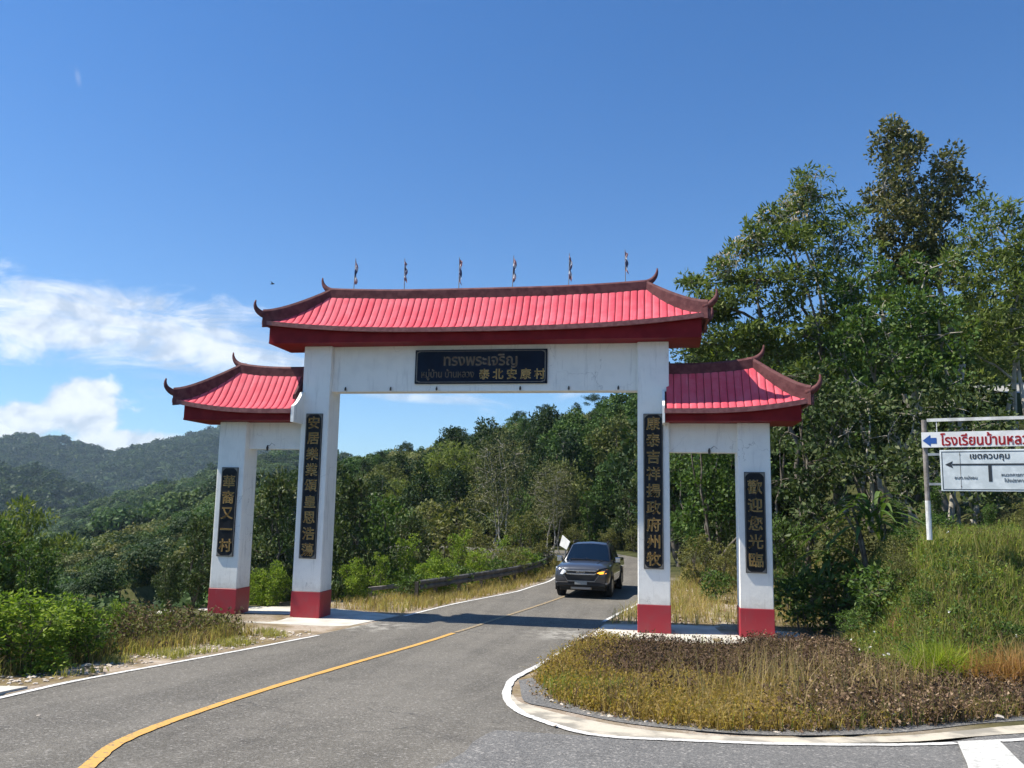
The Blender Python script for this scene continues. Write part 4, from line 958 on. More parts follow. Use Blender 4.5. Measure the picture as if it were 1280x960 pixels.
# bird in the sky
bird = thing('bird', 'tiny dark bird flying in the sky left of the main roof', 'bird', tuple(at(340.5, 355, 60)))
mb = MB(); mb.tube([(-.16, 0, 0), (-.05, 0, .01), (.08, 0, .02), (.16, 0, .02)], [.01, .05, .045, .01], 7); mb.build('body', MT['plastic'], bird)
for s in (-1, 1):
    mb = MB(); mb.add([(-.02, 0, .03), (.08, 0, .03), (.04, s*.22, .12), (-.06, s*.36, .06), (-.02, s*.2, .10)], [(0, 1, 2, 4), (2, 3, 4)]); mb.build('wing', MT['plastic'], bird)

# ---------------------------------------------------------------- foliage builders
def unit(r, n):
    v = r.normal(size=(n, 3)); return v/(np.linalg.norm(v, axis=1)[:, None]+1e-9)
def leaves(r, C, D, L, Wd, fold=.15):
    """diamond leaves: base points C, directions D, lengths L, widths Wd"""
    n = len(C); D = D/(np.linalg.norm(D, axis=1)[:, None]+1e-9)
    s = np.cross(D, unit(r, n)); s /= np.linalg.norm(s, axis=1)[:, None]+1e-9
    nn = np.cross(D, s)
    L = np.broadcast_to(L, (n,))[:, None]; Wd = np.broadcast_to(Wd, (n,))[:, None]
    V = np.empty((n, 4, 3)); V[:, 0] = C; V[:, 1] = C+D*L*.45+s*Wd*.5+nn*L*fold; V[:, 2] = C+D*L; V[:, 3] = C+D*L*.45-s*Wd*.5+nn*L*fold
    return V.reshape(-1, 3), np.arange(n*4).reshape(n, 4)
def cat_np(parts):
    Vs = []; Fs = []; o = 0
    for V, F in parts: Vs.append(V); Fs.append(F+o); o += len(V)
    return np.concatenate(Vs), np.concatenate(Fs)
def clump_leaves(r, c, rad_, n, L, Wd, up=.25, droop=0., squash=.8, shell=.5):
    u = unit(r, n); rr = rad_*(shell+(1-shell)*r.uniform(0, 1, n)**.5)*r.uniform(.75, 1.08, n)
    P = c+u*rr[:, None]*np.array([1, 1, squash]); D = u*.7+unit(r, n)*.8; D[:, 2] += up-droop
    return leaves(r, P, D, L*r.uniform(.6, 1.25, n), Wd*r.uniform(.7, 1.2, n))
def limb(r, a, b, ra, rb, mb, n=6, bow=.12, sides=6):
    a = np.array(a, float); b = np.array(b, float); d = b-a; ln = np.linalg.norm(d)+1e-6
    off = r.normal(size=3)*ln*bow*.5; off[2] = abs(off[2])*.3; P = []
    for i in range(n+1):
        t = i/n; P.append(a+d*t+off*math.sin(pi*t)+r.normal(size=3)*ln*.012)
    mb.tube(P, [ra+(rb-ra)*(i/n)**.8 for i in range(n+1)], sides, False); return P
def build_plant(seed, blobs, trunk_r, L, Wd, dens, sub=6, up=.25, droop=0., stems=1, squash=.8, stem_spread=.3, subr=.5, stem_z=.0, hang=0., fork=.35, twig=True, base=(0, 0, -.3), rmin=.01, tsides=7, shell=.5):
    """blobs: list of (x, y, z, r) in local metres. returns trunk MB and foliage arrays"""
    r = np.random.RandomState(seed); mb = MB(); parts = []
    bl = [np.array(b[:3], float) for b in blobs]; rads = [b[3] for b in blobs]
    order = sorted(range(len(bl)), key=lambda i: -bl[i][2])
    tops = order[:stems]; base = np.array(base, float); lines = []
    for k, i in enumerate(tops):
        st = base+np.array([r.normal()*stem_spread*.4, r.normal()*stem_spread*.4, 0])
        lines.append((limb(r, st, bl[i], trunk_r*(1 if k == 0 else .75), max(rmin, trunk_r*.18), mb, 10, .10, tsides), trunk_r))
    for i, c in enumerate(bl):
        if i not in tops:
            # start from the stem point that gives the most natural rising branch
            best = None
            for P, tr in lines:
                for j, p in enumerate(P[:-1]):
                    dh = c[2]-p[2]; dist = np.linalg.norm(c-p); sc_ = dist+abs(dh-dist*.6)*.9+(0 if dh > 0 else 3)
                    if p[2]-base[2] < fork*(c[2]-base[2]): sc_ += 1.5
                    if best is None or sc_ < best[0]: best = (sc_, p, tr*(1-.75*j/len(P)))
            limb(r, best[1], c, max(rmin*1.5, best[2]*.5), rmin, mb, 5, .2, 5)
        R0 = rads[i]
        for k in range(sub):
            u = unit(r, 1)[0]; q = c+u*R0*r.uniform(.45, .95)*np.array([1, 1, squash])
            if twig: limb(r, c, q, rmin, rmin*.5, mb, 3, .2, 4)
            rs = R0*subr*r.uniform(.6, 1.2); n = int(dens*rs*rs*r.uniform(.75, 1.25))+4
            parts.append(clump_leaves(r, q, rs, n, L, Wd, up, droop, squash, shell))
    return mb, parts
def plant(name, label, cat, loc, seed, blobs, leafm, barkm, crown='crown', trunk='trunk', group=None, rz=0., extra=None, **kw):
    mb, parts = build_plant(seed, blobs, **kw)
    t = thing(name, label, cat, loc, rz, group)
    me = mesh_np(trunk, mb.V, mb.F, MT[barkm], True); obj(trunk, me, t)
    V, F = cat_np(parts); obj(crown, mesh_np(crown, V, F, MT[leafm]), t)
    if extra: extra(t)
    return t
def rnd_blobs(seed, H, R, n, z0_=.35, kind='round'):
    r = random.Random(seed); out = []
    for k in range(n):
        f = (k+.5)/n; z = H*(z0_+(1-z0_)*f*.93)
        if kind == 'round': w = R*math.sqrt(max(.05, 1-(2*f-.85)**2*.8))
        elif kind == 'umb': w = R*(.35+.65*f) if f < .85 else R*.6
        elif kind == 'cone': w = R*(1.05-f)
        else: w = R*(.6+.3*math.sin(f*9))
        a = k*2.4+r.uniform(-.4, .4); d = w*r.uniform(.25, .75)
        out.append((d*cos(a), d*sin(a), z, R*r.uniform(.30, .48)))
    return out
# ---- prototypes; the first copy of each is a tree that stands in the view
PROTO = {}
def proto(key, name, H, leafm, barkm, blobs, **kw):
    crown = kw.pop('crown', 'crown'); trunk = kw.pop('trunk', 'trunk'); seed = kw.pop('seed', 1)
    mb, parts = build_plant(seed, blobs, **kw)
    V, F = cat_np(parts)
    PROTO[key] = (name, H, [(trunk, mesh_np(trunk, mb.V, mb.F, MT[barkm], True)), (crown, mesh_np(crown, V, F, MT[leafm]))])
def put(key, x, y, H, label, cat, group=None, rz=0., wide=1., z=None):
    name, h0, parts = PROTO[key]; s = H/h0; z = gz(x, y) if z is None else z
    t = thing(name, label, cat, (x, y, z-.05), rz, group); t.scale = (s*wide, s*wide, s)
    for nm, me in parts: obj(nm, me, t)
    return t
for k in range(3):
    proto('broad%d' % k, 'broadleaf_tree', 10, ('w_mid', 'w_dark', 'w_olive')[k], 'bark', rnd_blobs(10+k, 10, 3.6, 15, .32), seed=20+k, trunk_r=.2, L=.44, Wd=.24, dens=62, sub=6, stems=2, subr=.55)
proto('narrow', 'tall_tree', 12, 'w_dark', 'palebark', rnd_blobs(31, 12, 2.5, 13, .38, 'tall'), seed=32, trunk_r=.17, L=.40, Wd=.22, dens=70, sub=5, stems=2, subr=.6)
proto('feather', 'feathery_tree', 9, 'l_feather', 'bark', rnd_blobs(41, 9, 4.2, 16, .42, 'umb'), seed=42, trunk_r=.15, L=.42, Wd=.12, dens=110, sub=6, stems=3, subr=.5, squash=.5)
# pine with open flat layers
pb = [(cos(a)*d, sin(a)*d, z, rr) for a, d, z, rr in ((0, .3, 12.2, 1.5), (1.2, 1.9, 11.6, 1.2), (2.9, 2.2, 11.9, 1.2), (4.4, 1.9, 11.2, 1.2), (5.6, 2.4, 11.5, 1.1), (.5, 1.8, 10.2, .9), (3.4, 2.3, 9.8, .9), (5, 1.6, 9.0, .8))]
proto('pine', 'pine_tree', 13, 'l_pine', 'darkbark', pb, seed=52, trunk_r=.17, L=.34, Wd=.10, dens=150, sub=8, stems=1, squash=.55, subr=.5)
proto('bright', 'bright_shrub', 2.4, 'l_bright', 'bark', rnd_blobs(61, 2.4, 1.3, 12, .12), seed=62, trunk_r=.035, L=.135, Wd=.065, dens=620, sub=7, stems=4, subr=.55, rmin=.006, crown='foliage', trunk='stem')
proto('bright2', 'bright_shrub', 3.2, 'l_bright', 'bark', rnd_blobs(64, 3.2, 1.2, 12, .10, 'tall'), seed=66, trunk_r=.035, L=.16, Wd=.07, dens=420, sub=7, stems=5, subr=.5, rmin=.006, crown='foliage', trunk='stem')
proto('glossy', 'glossy_leaved_tree', 5.5, 'l_dark', 'bark', rnd_blobs(71, 5.5, 2.2, 17, .14), seed=72, trunk_r=.09, L=.26, Wd=.12, dens=230, sub=6, stems=3, subr=.5, rmin=.01)
proto('glossy2', 'glossy_leaved_tree', 5.5, 'l_mid', 'bark', rnd_blobs(75, 5.5, 1.9, 15, .12, 'tall'), seed=76, trunk_r=.08, L=.24, Wd=.11, dens=230, sub=6, stems=3, subr=.5, rmin=.01)
proto('olive', 'olive_shrub', 3.5, 'l_olive', 'bark', rnd_blobs(81, 3.5, 1.7, 13, .15), seed=82, trunk_r=.05, L=.19, Wd=.085, dens=240, sub=6, stems=5, subr=.5, rmin=.007, crown='foliage', trunk='stem')
proto('twiggy', 'bare_twiggy_tree', 7, 'l_twig', 'palebark', rnd_blobs(91, 7, 2.2, 22, .35), seed=92, trunk_r=.07, L=.16, Wd=.08, dens=60, sub=9, stems=5, subr=.7, rmin=.012, stem_spread=1.2)
proto('fern', 'low_leafy_shrub', 1.3, 'l_mid', 'bark', rnd_blobs(95, 1.3, .8, 10, .15), seed=96, trunk_r=.02, L=.16, Wd=.06, dens=420, sub=6, stems=5, subr=.5, rmin=.005, crown='foliage', trunk='stem')

def by_px(key, px, pytop, D, label, cat, group=None, rz=0., wide=1.):
    p = at(px, pytop, D); z = gz(p[0], p[1]); return put(key, p[0], p[1], max(.6, p[2]-z), label, cat, group, rz, wide)

# ---- hero trees right of the gate, each blob given by where it stands and how big it is
def hero(name, label, cat, bx_, by_, pts, seed, leafm, barkm, **kw):
    """pts: (px, py, distance, radius m)"""
    zb = gz(bx_, by_); blobs = []
    for px, py, D, rr in pts:
        p = at(px, py, D); blobs.append((p[0]-bx_, p[1]-by_, p[2]-zb, rr))
    return plant(name, label, cat, (bx_, by_, zb), seed, blobs, leafm, barkm, **kw)
b = at(1178, 600, 34)
hero('tall_tree', 'tallest slender tree with dark rusty head and pale trunks, right of the gate', 'tree', b[0], b[1],
     [(1122, 163, 34, .75), (1112, 182, 34, .8), (1134, 182, 34.4, .8), (1122, 205, 34, 1.0), (1105, 235, 34, 1.0), (1135, 240, 34.5, 1.0), (1150, 262, 34, .8), (1118, 272, 33.7, 1.0), (1145, 300, 34, .9), (1095, 258, 34.3, .6), (1128, 318, 34, .9), (1160, 330, 34, .9), (1105, 300, 34, .8), (1140, 345, 34, .9), (1172, 300, 34.5, .8), (1180, 340, 34, .9), (1115, 345, 33.8, .8),
      (1186, 205, 34.8, .75), (1180, 228, 34.8, .9), (1196, 235, 35, .8), (1172, 262, 34.7, .8), (1192, 268, 35, .6)],
     101, 'l_rust', 'palebark', trunk_r=.20, L=.18, Wd=.10, dens=430, sub=8, stems=3, subr=.5, rmin=.024, stem_spread=1.0, squash=.9)
b = at(1075, 610, 31)
hero('feathery_tree', 'wide feathery tree with leaning trunks, leaning left over the side roof', 'tree', b[0], b[1],
     [(868, 355, 31, .9), (885, 385, 31, 1.2), (905, 345, 31, 1.0), (925, 320, 31, 1.0), (945, 300, 31, .9), (960, 275, 31.5, .8), (915, 385, 30.5, 1.3), (950, 350, 30.5, 1.3), (985, 300, 31, 1.1), (935, 425, 30.5, 1.2), (900, 430, 31, 1.1), (975, 390, 31, 1.2), (880, 455, 31.5, .9),
      (925, 468, 31, 1.0), (968, 445, 30.5, 1.0), (1000, 350, 31, 1.1), (855, 400, 31.5, .8), (1005, 420, 30.5, 1.1), (985, 480, 30, 1.0), (1020, 470, 30, .9)],
     111, 'l_feather', 'bark', trunk_r=.14, L=.26, Wd=.080, dens=400, sub=8, stems=4, subr=.45, rmin=.020, squash=.55, stem_spread=1.6, droop=.1)
b = at(1060, 600, 33)
def pods(seed, pts):
    def f(t):
        r = np.random.RandomState(seed); parts = []
        for px, py, D, rr in pts:
            c = at(px, py, D)-np.array(t.location)
            parts.append(clump_leaves(r, c, rr, 90, .20, .045, -.4, .5, .6, .2))
        V, F = cat_np(parts); obj('seed_pods', mesh_np('seed_pods', V, F, MT['l_pod']), t)
    return f
hero('feathery_tree', 'taller feathery tree with pale hanging seed pods, left of the tallest tree', 'tree', b[0], b[1],
     [(1012, 222, 33, .7), (1000, 238, 33, .8), (1022, 245, 33, .7), (1005, 262, 33, .8), (985, 258, 33, .6), (1030, 280, 33, .9), (1052, 300, 33, 1.0), (1065, 270, 33.5, .7), (1020, 320, 33, 1.0), (1045, 350, 32.5, 1.1), (1080, 330, 33, 1.0), (990, 285, 33, .8), (1075, 385, 32.5, 1.1), (1030, 395, 32.5, 1.1), (1100, 370, 33, .9), (1060, 430, 32, 1.0), (1095, 450, 32, .9)],
     121, 'l_feather', 'palebark', trunk_r=.13, L=.25, Wd=.07, dens=340, sub=8, stems=3, subr=.45, rmin=.022, squash=.6, stem_spread=1.3, droop=.1,
     extra=pods(5, [(990, 250, 32.6, .5), (1005, 236, 32.6, .4), (965, 268, 31.2, .6), (935, 300, 30.6, .6), (910, 322, 30.6, .6), (980, 280, 32.2, .6), (1000, 270, 32.5, .5), (900, 340, 30.6, .4)]))
b = at(1255, 600, 32)
hero('feathery_tree', 'feathery tree with thin pale crossing branches at the right edge of the view', 'tree', b[0], b[1],
     [(1215, 300, 32, .8), (1238, 285, 32, .7), (1262, 262, 32, .6), (1285, 290, 32, .8), (1250, 315, 32, 1.0), (1275, 335, 32, 1.0), (1222, 345, 31.5, 1.1), (1300, 330, 32, 1.0), (1255, 365, 31.5, 1.1), (1285, 390, 31.5, 1.0), (1210, 390, 31.5, 1.0), (1240, 410, 31, 1.0), (1200, 320, 32, .9), (1230, 260, 32.5, .6), (1275, 430, 31, .9), (1205, 435, 31, .9), (1310, 400, 31, 1.2), (1330, 300, 32, 1.2)],
     131, 'l_feather', 'palebark', trunk_r=.13, L=.25, Wd=.07, dens=340, sub=8, stems=4, subr=.45, rmin=.022, squash=.6, stem_spread=1.6)
b = at(1125, 610, 30)
hero('broadleaf_tree', 'dense mid height tree with dull olive leaves in front of the tallest tree', 'tree', b[0], b[1],
     [(1085, 345, 31, .9), (1065, 365, 31, .9), (1105, 395, 30.5, 1.1), (1075, 420, 30.5, 1.1), (1140, 400, 30.5, 1.1), (1170, 370, 31, 1.0), (1180, 420, 30.5, 1.1), (1115, 450, 30, 1.1), (1150, 470, 30, 1.1), (1070, 475, 30, 1.0), (1190, 480, 30, 1.0), (1040, 450, 30.5, .9), (1165, 335, 31.5, .8)],
     141, 'l_mid', 'palebark', trunk_r=.15, L=.20, Wd=.10, dens=360, sub=7, stems=4, subr=.5, rmin=.024, stem_spread=1.6)
def low_tree(name, lbl, px, D, pts, seed, leafm, barkm='bark', **kw):
    b = at(px, 640, D); k = dict(trunk_r=.09, L=.19, Wd=.095, dens=320, sub=6, stems=4, subr=.5, rmin=.014, stem_spread=1.2, fork=.1); k.update(kw)
    return hero(name, lbl, 'tree', b[0], b[1], pts, seed, leafm, barkm, **k)
low_tree('dark_tree', 'dark glossy tree just right of the right outer pillar', 1010, 28, [(985, 470, 29, 1.0), (1015, 500, 28.5, 1.1), (1045, 530, 28, 1.1), (985, 540, 28.5, 1.2), (1010, 580, 28, 1.2), (975, 600, 28, 1.0), (1050, 580, 28, 1.0), (1000, 640, 27.5, 1.1), (970, 670, 27.5, .9), (1035, 630, 27.5, 1.0)], 151, 'l_dark')
low_tree('dark_tree', 'dark tree with pale forked stems left of the road sign', 1095, 28.5, [(1085, 500, 28.5, 1.0), (1060, 540, 28, 1.0), (1110, 545, 28, 1.1), (1145, 520, 28.5, 1.1), (1085, 590, 27.5, 1.1), (1125, 600, 27, 1.0), (1155, 575, 27.5, 1.0)], 152, 'l_dark', 'palebark')
low_tree('dark_tree', 'dark leafy tree directly behind the road sign', 1210, 28.5, [(1190, 510, 28.5, 1.1), (1215, 540, 28, 1.1), (1180, 570, 27.5, 1.1), (1230, 580, 27, 1.0), (1260, 550, 28, 1.0), (1205, 610, 26.5, 1.0), (1275, 595, 26.5, 1.0), (1225, 500, 29.5, .8)], 153, 'l_dark', 'palebark')
low_tree('dark_tree', 'deep green tree seen between the main roof and the right side roof', 905, 35, [(870, 440, 36, 1.2), (905, 430, 36, 1.2), (860, 480, 36, 1.3), (900, 500, 36, 1.3), (945, 490, 35.5, 1.3), (935, 540, 35, 1.3), (880, 545, 36, 1.2), (960, 450, 36, 1.1)], 154, 'l_dark')
low_tree('leafy_tree', 'bright topped leafy tree seen through the right side opening', 880, 37, [(885, 585, 37, 1.2), (870, 610, 37, 1.1), (900, 620, 36.5, 1.2), (860, 640, 37, 1.0), (912, 650, 36.5, 1.0), (850, 585, 38, 1.1), (880, 660, 36.5, 1.0), (915, 580, 38, 1.1)], 155, 'l_mid', L=.22, Wd=.12, stem_spread=.35)
low_tree('dark_tree', 'dark shaded tree low in the right side opening', 900, 40, [(850, 560, 41, 1.3), (900, 545, 41, 1.3), (870, 670, 40, 1.1), (915, 680, 39, 1.1), (895, 690, 39, .8)], 156, 'l_dark', stem_spread=.35)

for key, px, pt, D, lbl, wd in (('broad1', 890, 445, 46, 'dark tree behind the feathery tree at the left of the right-hand trees', 1.), ('broad0', 950, 417, 45, 'green tree behind the leaning feathery tree', 1.), ('narrow', 1015, 390, 44, 'tall dark tree behind the pod bearing tree', 1.2), ('broad0', 1075, 395, 43, 'green tree filling the middle behind the pale trunks', 1.),
        ('broad1', 1140, 410, 43, 'dark tree behind the foot of the tallest tree', 1.), ('feather', 1200, 375, 42, 'feathery tree behind the right-hand feathery crown', 1.), ('broad2', 1290, 345, 50, 'olive tree behind at the right edge of the view', 1.), ('broad1', 850, 470, 47, 'dark tree behind the right end of the main roof', 1.)):
    by_px(key, px, pt, D, lbl, 'tree', None, px*.3, wd)
# strap-leaved plant and shrubs right of the outer pillar
def strap_plant(lbl, x, y, H, n, seed, L=1.6, W_=.085, mt='l_mid'):
    r = np.random.RandomState(seed); z = gz(x, y); t = thing('strap_leaved_plant', lbl, 'plant', (x, y, z))
    mb = MB()
    for k in range(3): limb(r, (0, 0, -.2), (r.normal()*.25, r.normal()*.25, H*r.uniform(.6, 1)), .05, .03, mb, 5, .1, 6)
    obj('stem', mesh_np('stem', mb.V, mb.F, MT['bark'], True), t)
    for k in range(n):
        a = r.uniform(0, 2*pi); e = r.uniform(.2, 1.3); ln = L*r.uniform(.6, 1.15); c = np.array([r.normal()*.15, r.normal()*.15, H*r.uniform(.55, 1)])
        V = []; m = 7; d = np.array([cos(a), sin(a), 0]); s = np.array([-sin(a), cos(a), 0])
        for i in range(m):
            q = i/(m-1); p = c+d*ln*q*cos(e)*(1+.2*q)+np.array([0, 0, ln*(q*sin(e)-.75*q*q)]); w_ = W_*math.sin(pi*min(.97, .12+q*.86))
            V += [p-s*w_, p+np.array([0, 0, -.015]), p+s*w_]
        mb = MB(); mb.add(V, [(i*3+j, i*3+j+1, i*3+j+4, i*3+j+3) for i in range(m-1) for j in range(2)]); mb.build('leaf', MT[mt], t)
    return t
q = at(1085, 650, 24); strap_plant('large plant with long arching strap leaves left of the road sign', q[0], q[1], 1.7, 46, 3, 1.7, .06)
q = at(1035, 690, 24.5); strap_plant('drooping strap leaved plant beside the right outer pillar shrubs', q[0], q[1], 2.3, 40, 4, 1.3, .05)
for key, px, pt, D, lbl, wd in (('fern', 1000, 715, 24, 'low bright shrub at the foot of the right outer pillar', 1.3), ('fern', 1035, 700, 24, 'rounded leafy shrub in the second row right of the right outer pillar', 1.2),
        ('olive', 1050, 640, 25, 'olive shrub under the strap leaved plants', .9), ('glossy2', 1120, 620, 24, 'leafy shrub on the bank edge left of the sign post', .7), ('fern', 1135, 665, 21.5, 'small shrub hanging over the cut earth face', 1.3),
        ('fern', 1180, 655, 22, 'low shrub behind the foot of the sign post', 1.3), ('glossy2', 1235, 625, 24.5, 'dark shrub below the lower sign board', .9), ('olive', 1290, 620, 24.5, 'olive shrub at the right edge behind the sign', .9),
        ('glossy2', 985, 640, 27, 'mid green shrub touching the right outer pillar', .8), ('fern', 1075, 720, 23.5, 'shaded shrub over the dark hollow', 1.3), ('olive', 1118, 668, 21, 'olive shrub on the left shoulder of the bank', .8), ('fern', 1100, 705, 20.5, 'leafy shrub hanging down the left side of the bank', 1.4), ('olive', 1128, 690, 20, 'dull shrub on the bank left of the sign post', .8),
        ('fern', 1088, 745, 20.5, 'low leafy shrub at the foot of the cut earth', 1.2), ('fern', 1065, 760, 22, 'low shrub in the hollow right of the right outer pillar', 1.4), ('glossy2', 1165, 590, 26, 'leafy shrub behind the left sign post', .8)):
    by_px(key, px, pt, D, lbl, 'shrub', None, px*.37, wd)
for key, px, pt, D, lbl, wd in (('fern', 893, 712, 30, 'small bright shrub low in the right side opening', 1.2), ('olive', 872, 668, 35, 'olive shrub at the foot of the trees in the right side opening', 1.), ('olive', 908, 680, 33, 'olive shrub next to the right outer pillar in the side opening', .9)):
    by_px(key, px, pt, D, lbl, 'shrub', None, px*.53, wd)
for key, x_, y_, h_, lbl, wd in (('fern', 11.1, -4.5, .42, 'small leafy weed clump on the upper grassy bank below the sign board', 1.5), ('fern', 9.35, -4.9, .40, 'small leafy weed clump on the left of the bank', 1.4), ('olive', 10.5, -5.4, .50, 'small dull weed clump low on the bank behind the tussocks', 1.2), ('fern', 9.9, -3.6, .38, 'small leafy clump on the bank just below the sign post', 1.5), ('olive', 12.0, -5.0, .45, 'small dull weed clump on the bank near the right edge', 1.2)):
    put(key, x_, y_, h_, lbl, 'shrub', None, x_*3, wd)
# ---- left side: bushes at the road edge and the trees behind the pillars
for key, px, pt, D, lbl, wd in (
        ('bright', 30, 742, 15.5, 'bright yellow green bush at the left edge beside the road', 1.6), ('bright', 85, 745, 16.5, 'second bright green bush from the left edge', 1.3), ('bright2', -30, 735, 15.5, 'bright bush cut by the left edge of the view', 1.3),
        ('glossy2', 130, 752, 18, 'mid green shrub between the left bushes and the slab', .8), ('bright2', 150, 745, 19, 'slender bright shrub left of the concrete slab', .9), ('olive', 185, 765, 20, 'dull olive shrub near the left end of the slab', .9),
        ('bright2', 205, 765, 21, 'young bright shrub just left of the slab corner', .7), ('glossy2', 238, 748, 23.5, 'leafy sapling touching the left outer pillar', .5), ('fern', 120, 775, 17, 'low green shrub in the weeds left of the slab', 1.2),
        ('glossy', 250, 640, 27, 'glossy leaved tree left of the left outer pillar', .75), ('glossy', 345, 588, 28.5, 'tall glossy leaved tree between the two left pillars', .75), ('glossy', 215, 690, 27, 'low glossy tree beyond the slab on the left', .8),
        ('bright', 345, 703, 27, 'bright green bush between the two left pillars', .9), ('bright', 322, 712, 27.5, 'smaller bright bush behind the left outer pillar', .9),
        ('glossy', 440, 588, 30.5, 'tall glossy tree beside the left inner pillar seen through the main opening', .8), ('glossy2', 478, 610, 33, 'leafy tree second from the left in the main opening', .9), ('glossy', 515, 640, 36, 'glossy tree third from the left in the main opening', .9),
        ('bright', 445, 700, 27.8, 'bright bush at the start of the guardrail', .9), ('bright2', 478, 688, 29, 'bright leafy shrub above the start of the guardrail', .8), ('bright2', 512, 665, 31, 'large bright shrub over the guardrail', .8),
        ('bright', 545, 690, 31.5, 'round bright bush close behind the guardrail', .9), ('bright2', 575, 660, 34, 'bright tall shrub in the middle of the guardrail', .9), ('olive', 600, 655, 37, 'olive shrub behind the middle of the guardrail', .9),
        ('bright2', 628, 668, 38, 'bright shrub behind the far half of the guardrail', .8), ('olive', 655, 640, 42, 'tall olive shrub near the pickup', .9), ('glossy2', 672, 655, 42, 'leafy shrub just left of the pickup', .7), ('olive', 560, 630, 40, 'broad olive shrub above the guardrail bushes', 1.1)):
    by_px(key, px, pt, D, lbl, 'shrub' if key not in ('glossy',) else 'tree', None, px*.61, wd)
for i_, (k_, h_, lb) in enumerate((('fern', .85, 'low shrub crowding the near end of the guardrail'), ('bright', 1.2, 'bright shrub leaning over the guardrail, first from the near end'), ('fern', .95, 'leafy shrub against the guardrail, just past its near end'), ('bright2', 1.5, 'bright shrub leaning over the guardrail before its middle'), ('fern', 1.0, 'leafy shrub against the middle of the guardrail'), ('olive', 1.4, 'olive shrub leaning over the guardrail past its middle'), ('bright', 1.2, 'bright shrub against the far half of the guardrail'), ('fern', 1.0, 'leafy shrub near the far end of the guardrail'), ('olive', 1.4, 'olive shrub at the far end of the guardrail'))):
    q_ = gp[min(len(gp)-1, 1+i_*3)]; put(k_, q_[0]-.45, q_[1]+.2, h_, lb, 'shrub', None, i_*1.3, 1.35, z=gz(q_[0]-.1, q_[1]))
by_px('twiggy', 625, 545, 50, 'tall bare twiggy tree in the middle of the main opening', 'tree', None, 1., .9)
by_px('twiggy', 690, 580, 55, 'bare brownish tree above the pickup', 'tree', None, 2., 1.)
by_px('feather', 20, 628, 22, 'bright feathery tree at the left edge below the hills', 'tree', None, 2.1, .7)
by_px('glossy2', 55, 668, 20, 'leafy tree beside the feathery tree at the left edge', 'tree', None, 1.1, .8)
by_px('glossy2', -20, 640, 19, 'leafy tree cut by the left edge of the view', 'tree', None, 4.1, .9)

for key, px, pt, D, lbl, wd in (('broad2', 705, 575, 64, 'olive tree just above the pickup at the bend', .8), ('glossy2', 738, 610, 63, 'leafy tree right above the pickup roof', 1.), ('broad0', 765, 570, 66, 'green tree over the far end of the visible road', .8), ('glossy', 790, 600, 62, 'dark leafy tree beside the far end of the road', 1.),
        ('broad2', 820, 545, 64, 'olive tree behind the right inner pillar', .8), ('olive', 720, 655, 61, 'low olive bush at the bend behind the pickup', 1.2), ('olive', 760, 660, 61, 'low olive bush at the far road edge', 1.2), ('olive', 795, 655, 60, 'low olive bush at the far road edge next to the right inner pillar', 1.2), ('broad1', 680, 560, 68, 'dark tree left of the bend', .8), ('glossy2', 655, 610, 62, 'leafy tree left of the bend over the guardrail end', 1.)):
    by_px(key, px, pt, D, lbl, 'tree' if key != 'olive' else 'shrub', None, px*.7, wd)

# ---- woodland beyond the bend and on the ridge: individual trees
rr = random.Random(77); cnt = 0
def visible_sector(x, y):
    return math.degrees(math.atan2(x-CAM[0], y-CAM[1]))
GL = {'broad0': ('green rounded tree in the woodland beyond the gate', 'green rounded woodland trees'), 'broad1': ('dark rounded tree in the woodland beyond the gate', 'dark rounded woodland trees'), 'broad2': ('olive rounded tree in the woodland beyond the gate', 'olive rounded woodland trees'),
      'narrow': ('tall narrow dark tree in the woodland beyond the gate', 'narrow woodland trees'), 'feather': ('airy feathery tree in the woodland beyond the gate', 'feathery woodland trees')}
placed = []
SKY_X = [-400, 300, 420, 480, 540, 560, 600, 640, 700, 760, 800, 860, 960, 1500]; SKY_Y = [640, 606, 566, 554, 548, 534, 524, 520, 508, 492, 470, 400, 380, 380]
def to_px(p):
    d = np.array(p)-CAM; z = d@AF; return 640+FPX*(d@AR)/z, 480-FPX*(d@AU)/z
def cap_height(x, y, H, jitter):
    z = gz(x, y); px, _ = to_px((x, y, z+H)); D = math.hypot(x-CAM[0], y-CAM[1])
    return min(H, float(at(px, float(np.interp(px, SKY_X, SKY_Y))+jitter, D)[2])-z)
def free(x, y, d):
    for a, b_, c in placed:
        if (a-x)**2+(b_-y)**2 < (d*.5+c*.5)**2: return False
    return True
tries = 0
wood = []
while cnt < 285 and tries < 9000:
    tries += 1
    D = math.sqrt(rr.uniform(44**2, 132**2)); A = rr.uniform(-24.5, 24) if rr.random() < .6 else rr.uniform(-19, 0)
    x = CAM[0]+D*sin(rad(A)); y = CAM[1]+D*cos(rad(A))
    if y < 41.5 and x > -16 and x < 8.: continue
    if A < -14 and D < 60: continue
    if y < 24 and x < 10: continue
    sp = 3.7 if D < 90 else 4.6
    if not free(x, y, sp): continue
    if math.hypot(x-20, y-16) < 7: continue
    placed.append((x, y, sp)); key = rr.choice(['broad0', 'broad1', 'broad1', 'broad2', 'narrow', 'narrow', 'feather'] if D < 84 else ['broad1', 'narrow', 'narrow', 'broad1', 'broad0'])
    H = rr.uniform(6.0, 9.5)*(1.12 if key == 'narrow' else .95)
    if D < 70: H *= .8
    H = cap_height(x, y, H, rr.uniform(-3, 26))
    if H < 2.6: continue
    wood.append((put(key, x, y, H, GL[key][0], 'tree', GL[key][1], rr.uniform(0, 6.28), rr.uniform(.9, 1.2)), key, to_px((x, y, gz(x, y)+H))[0], D)); cnt += 1
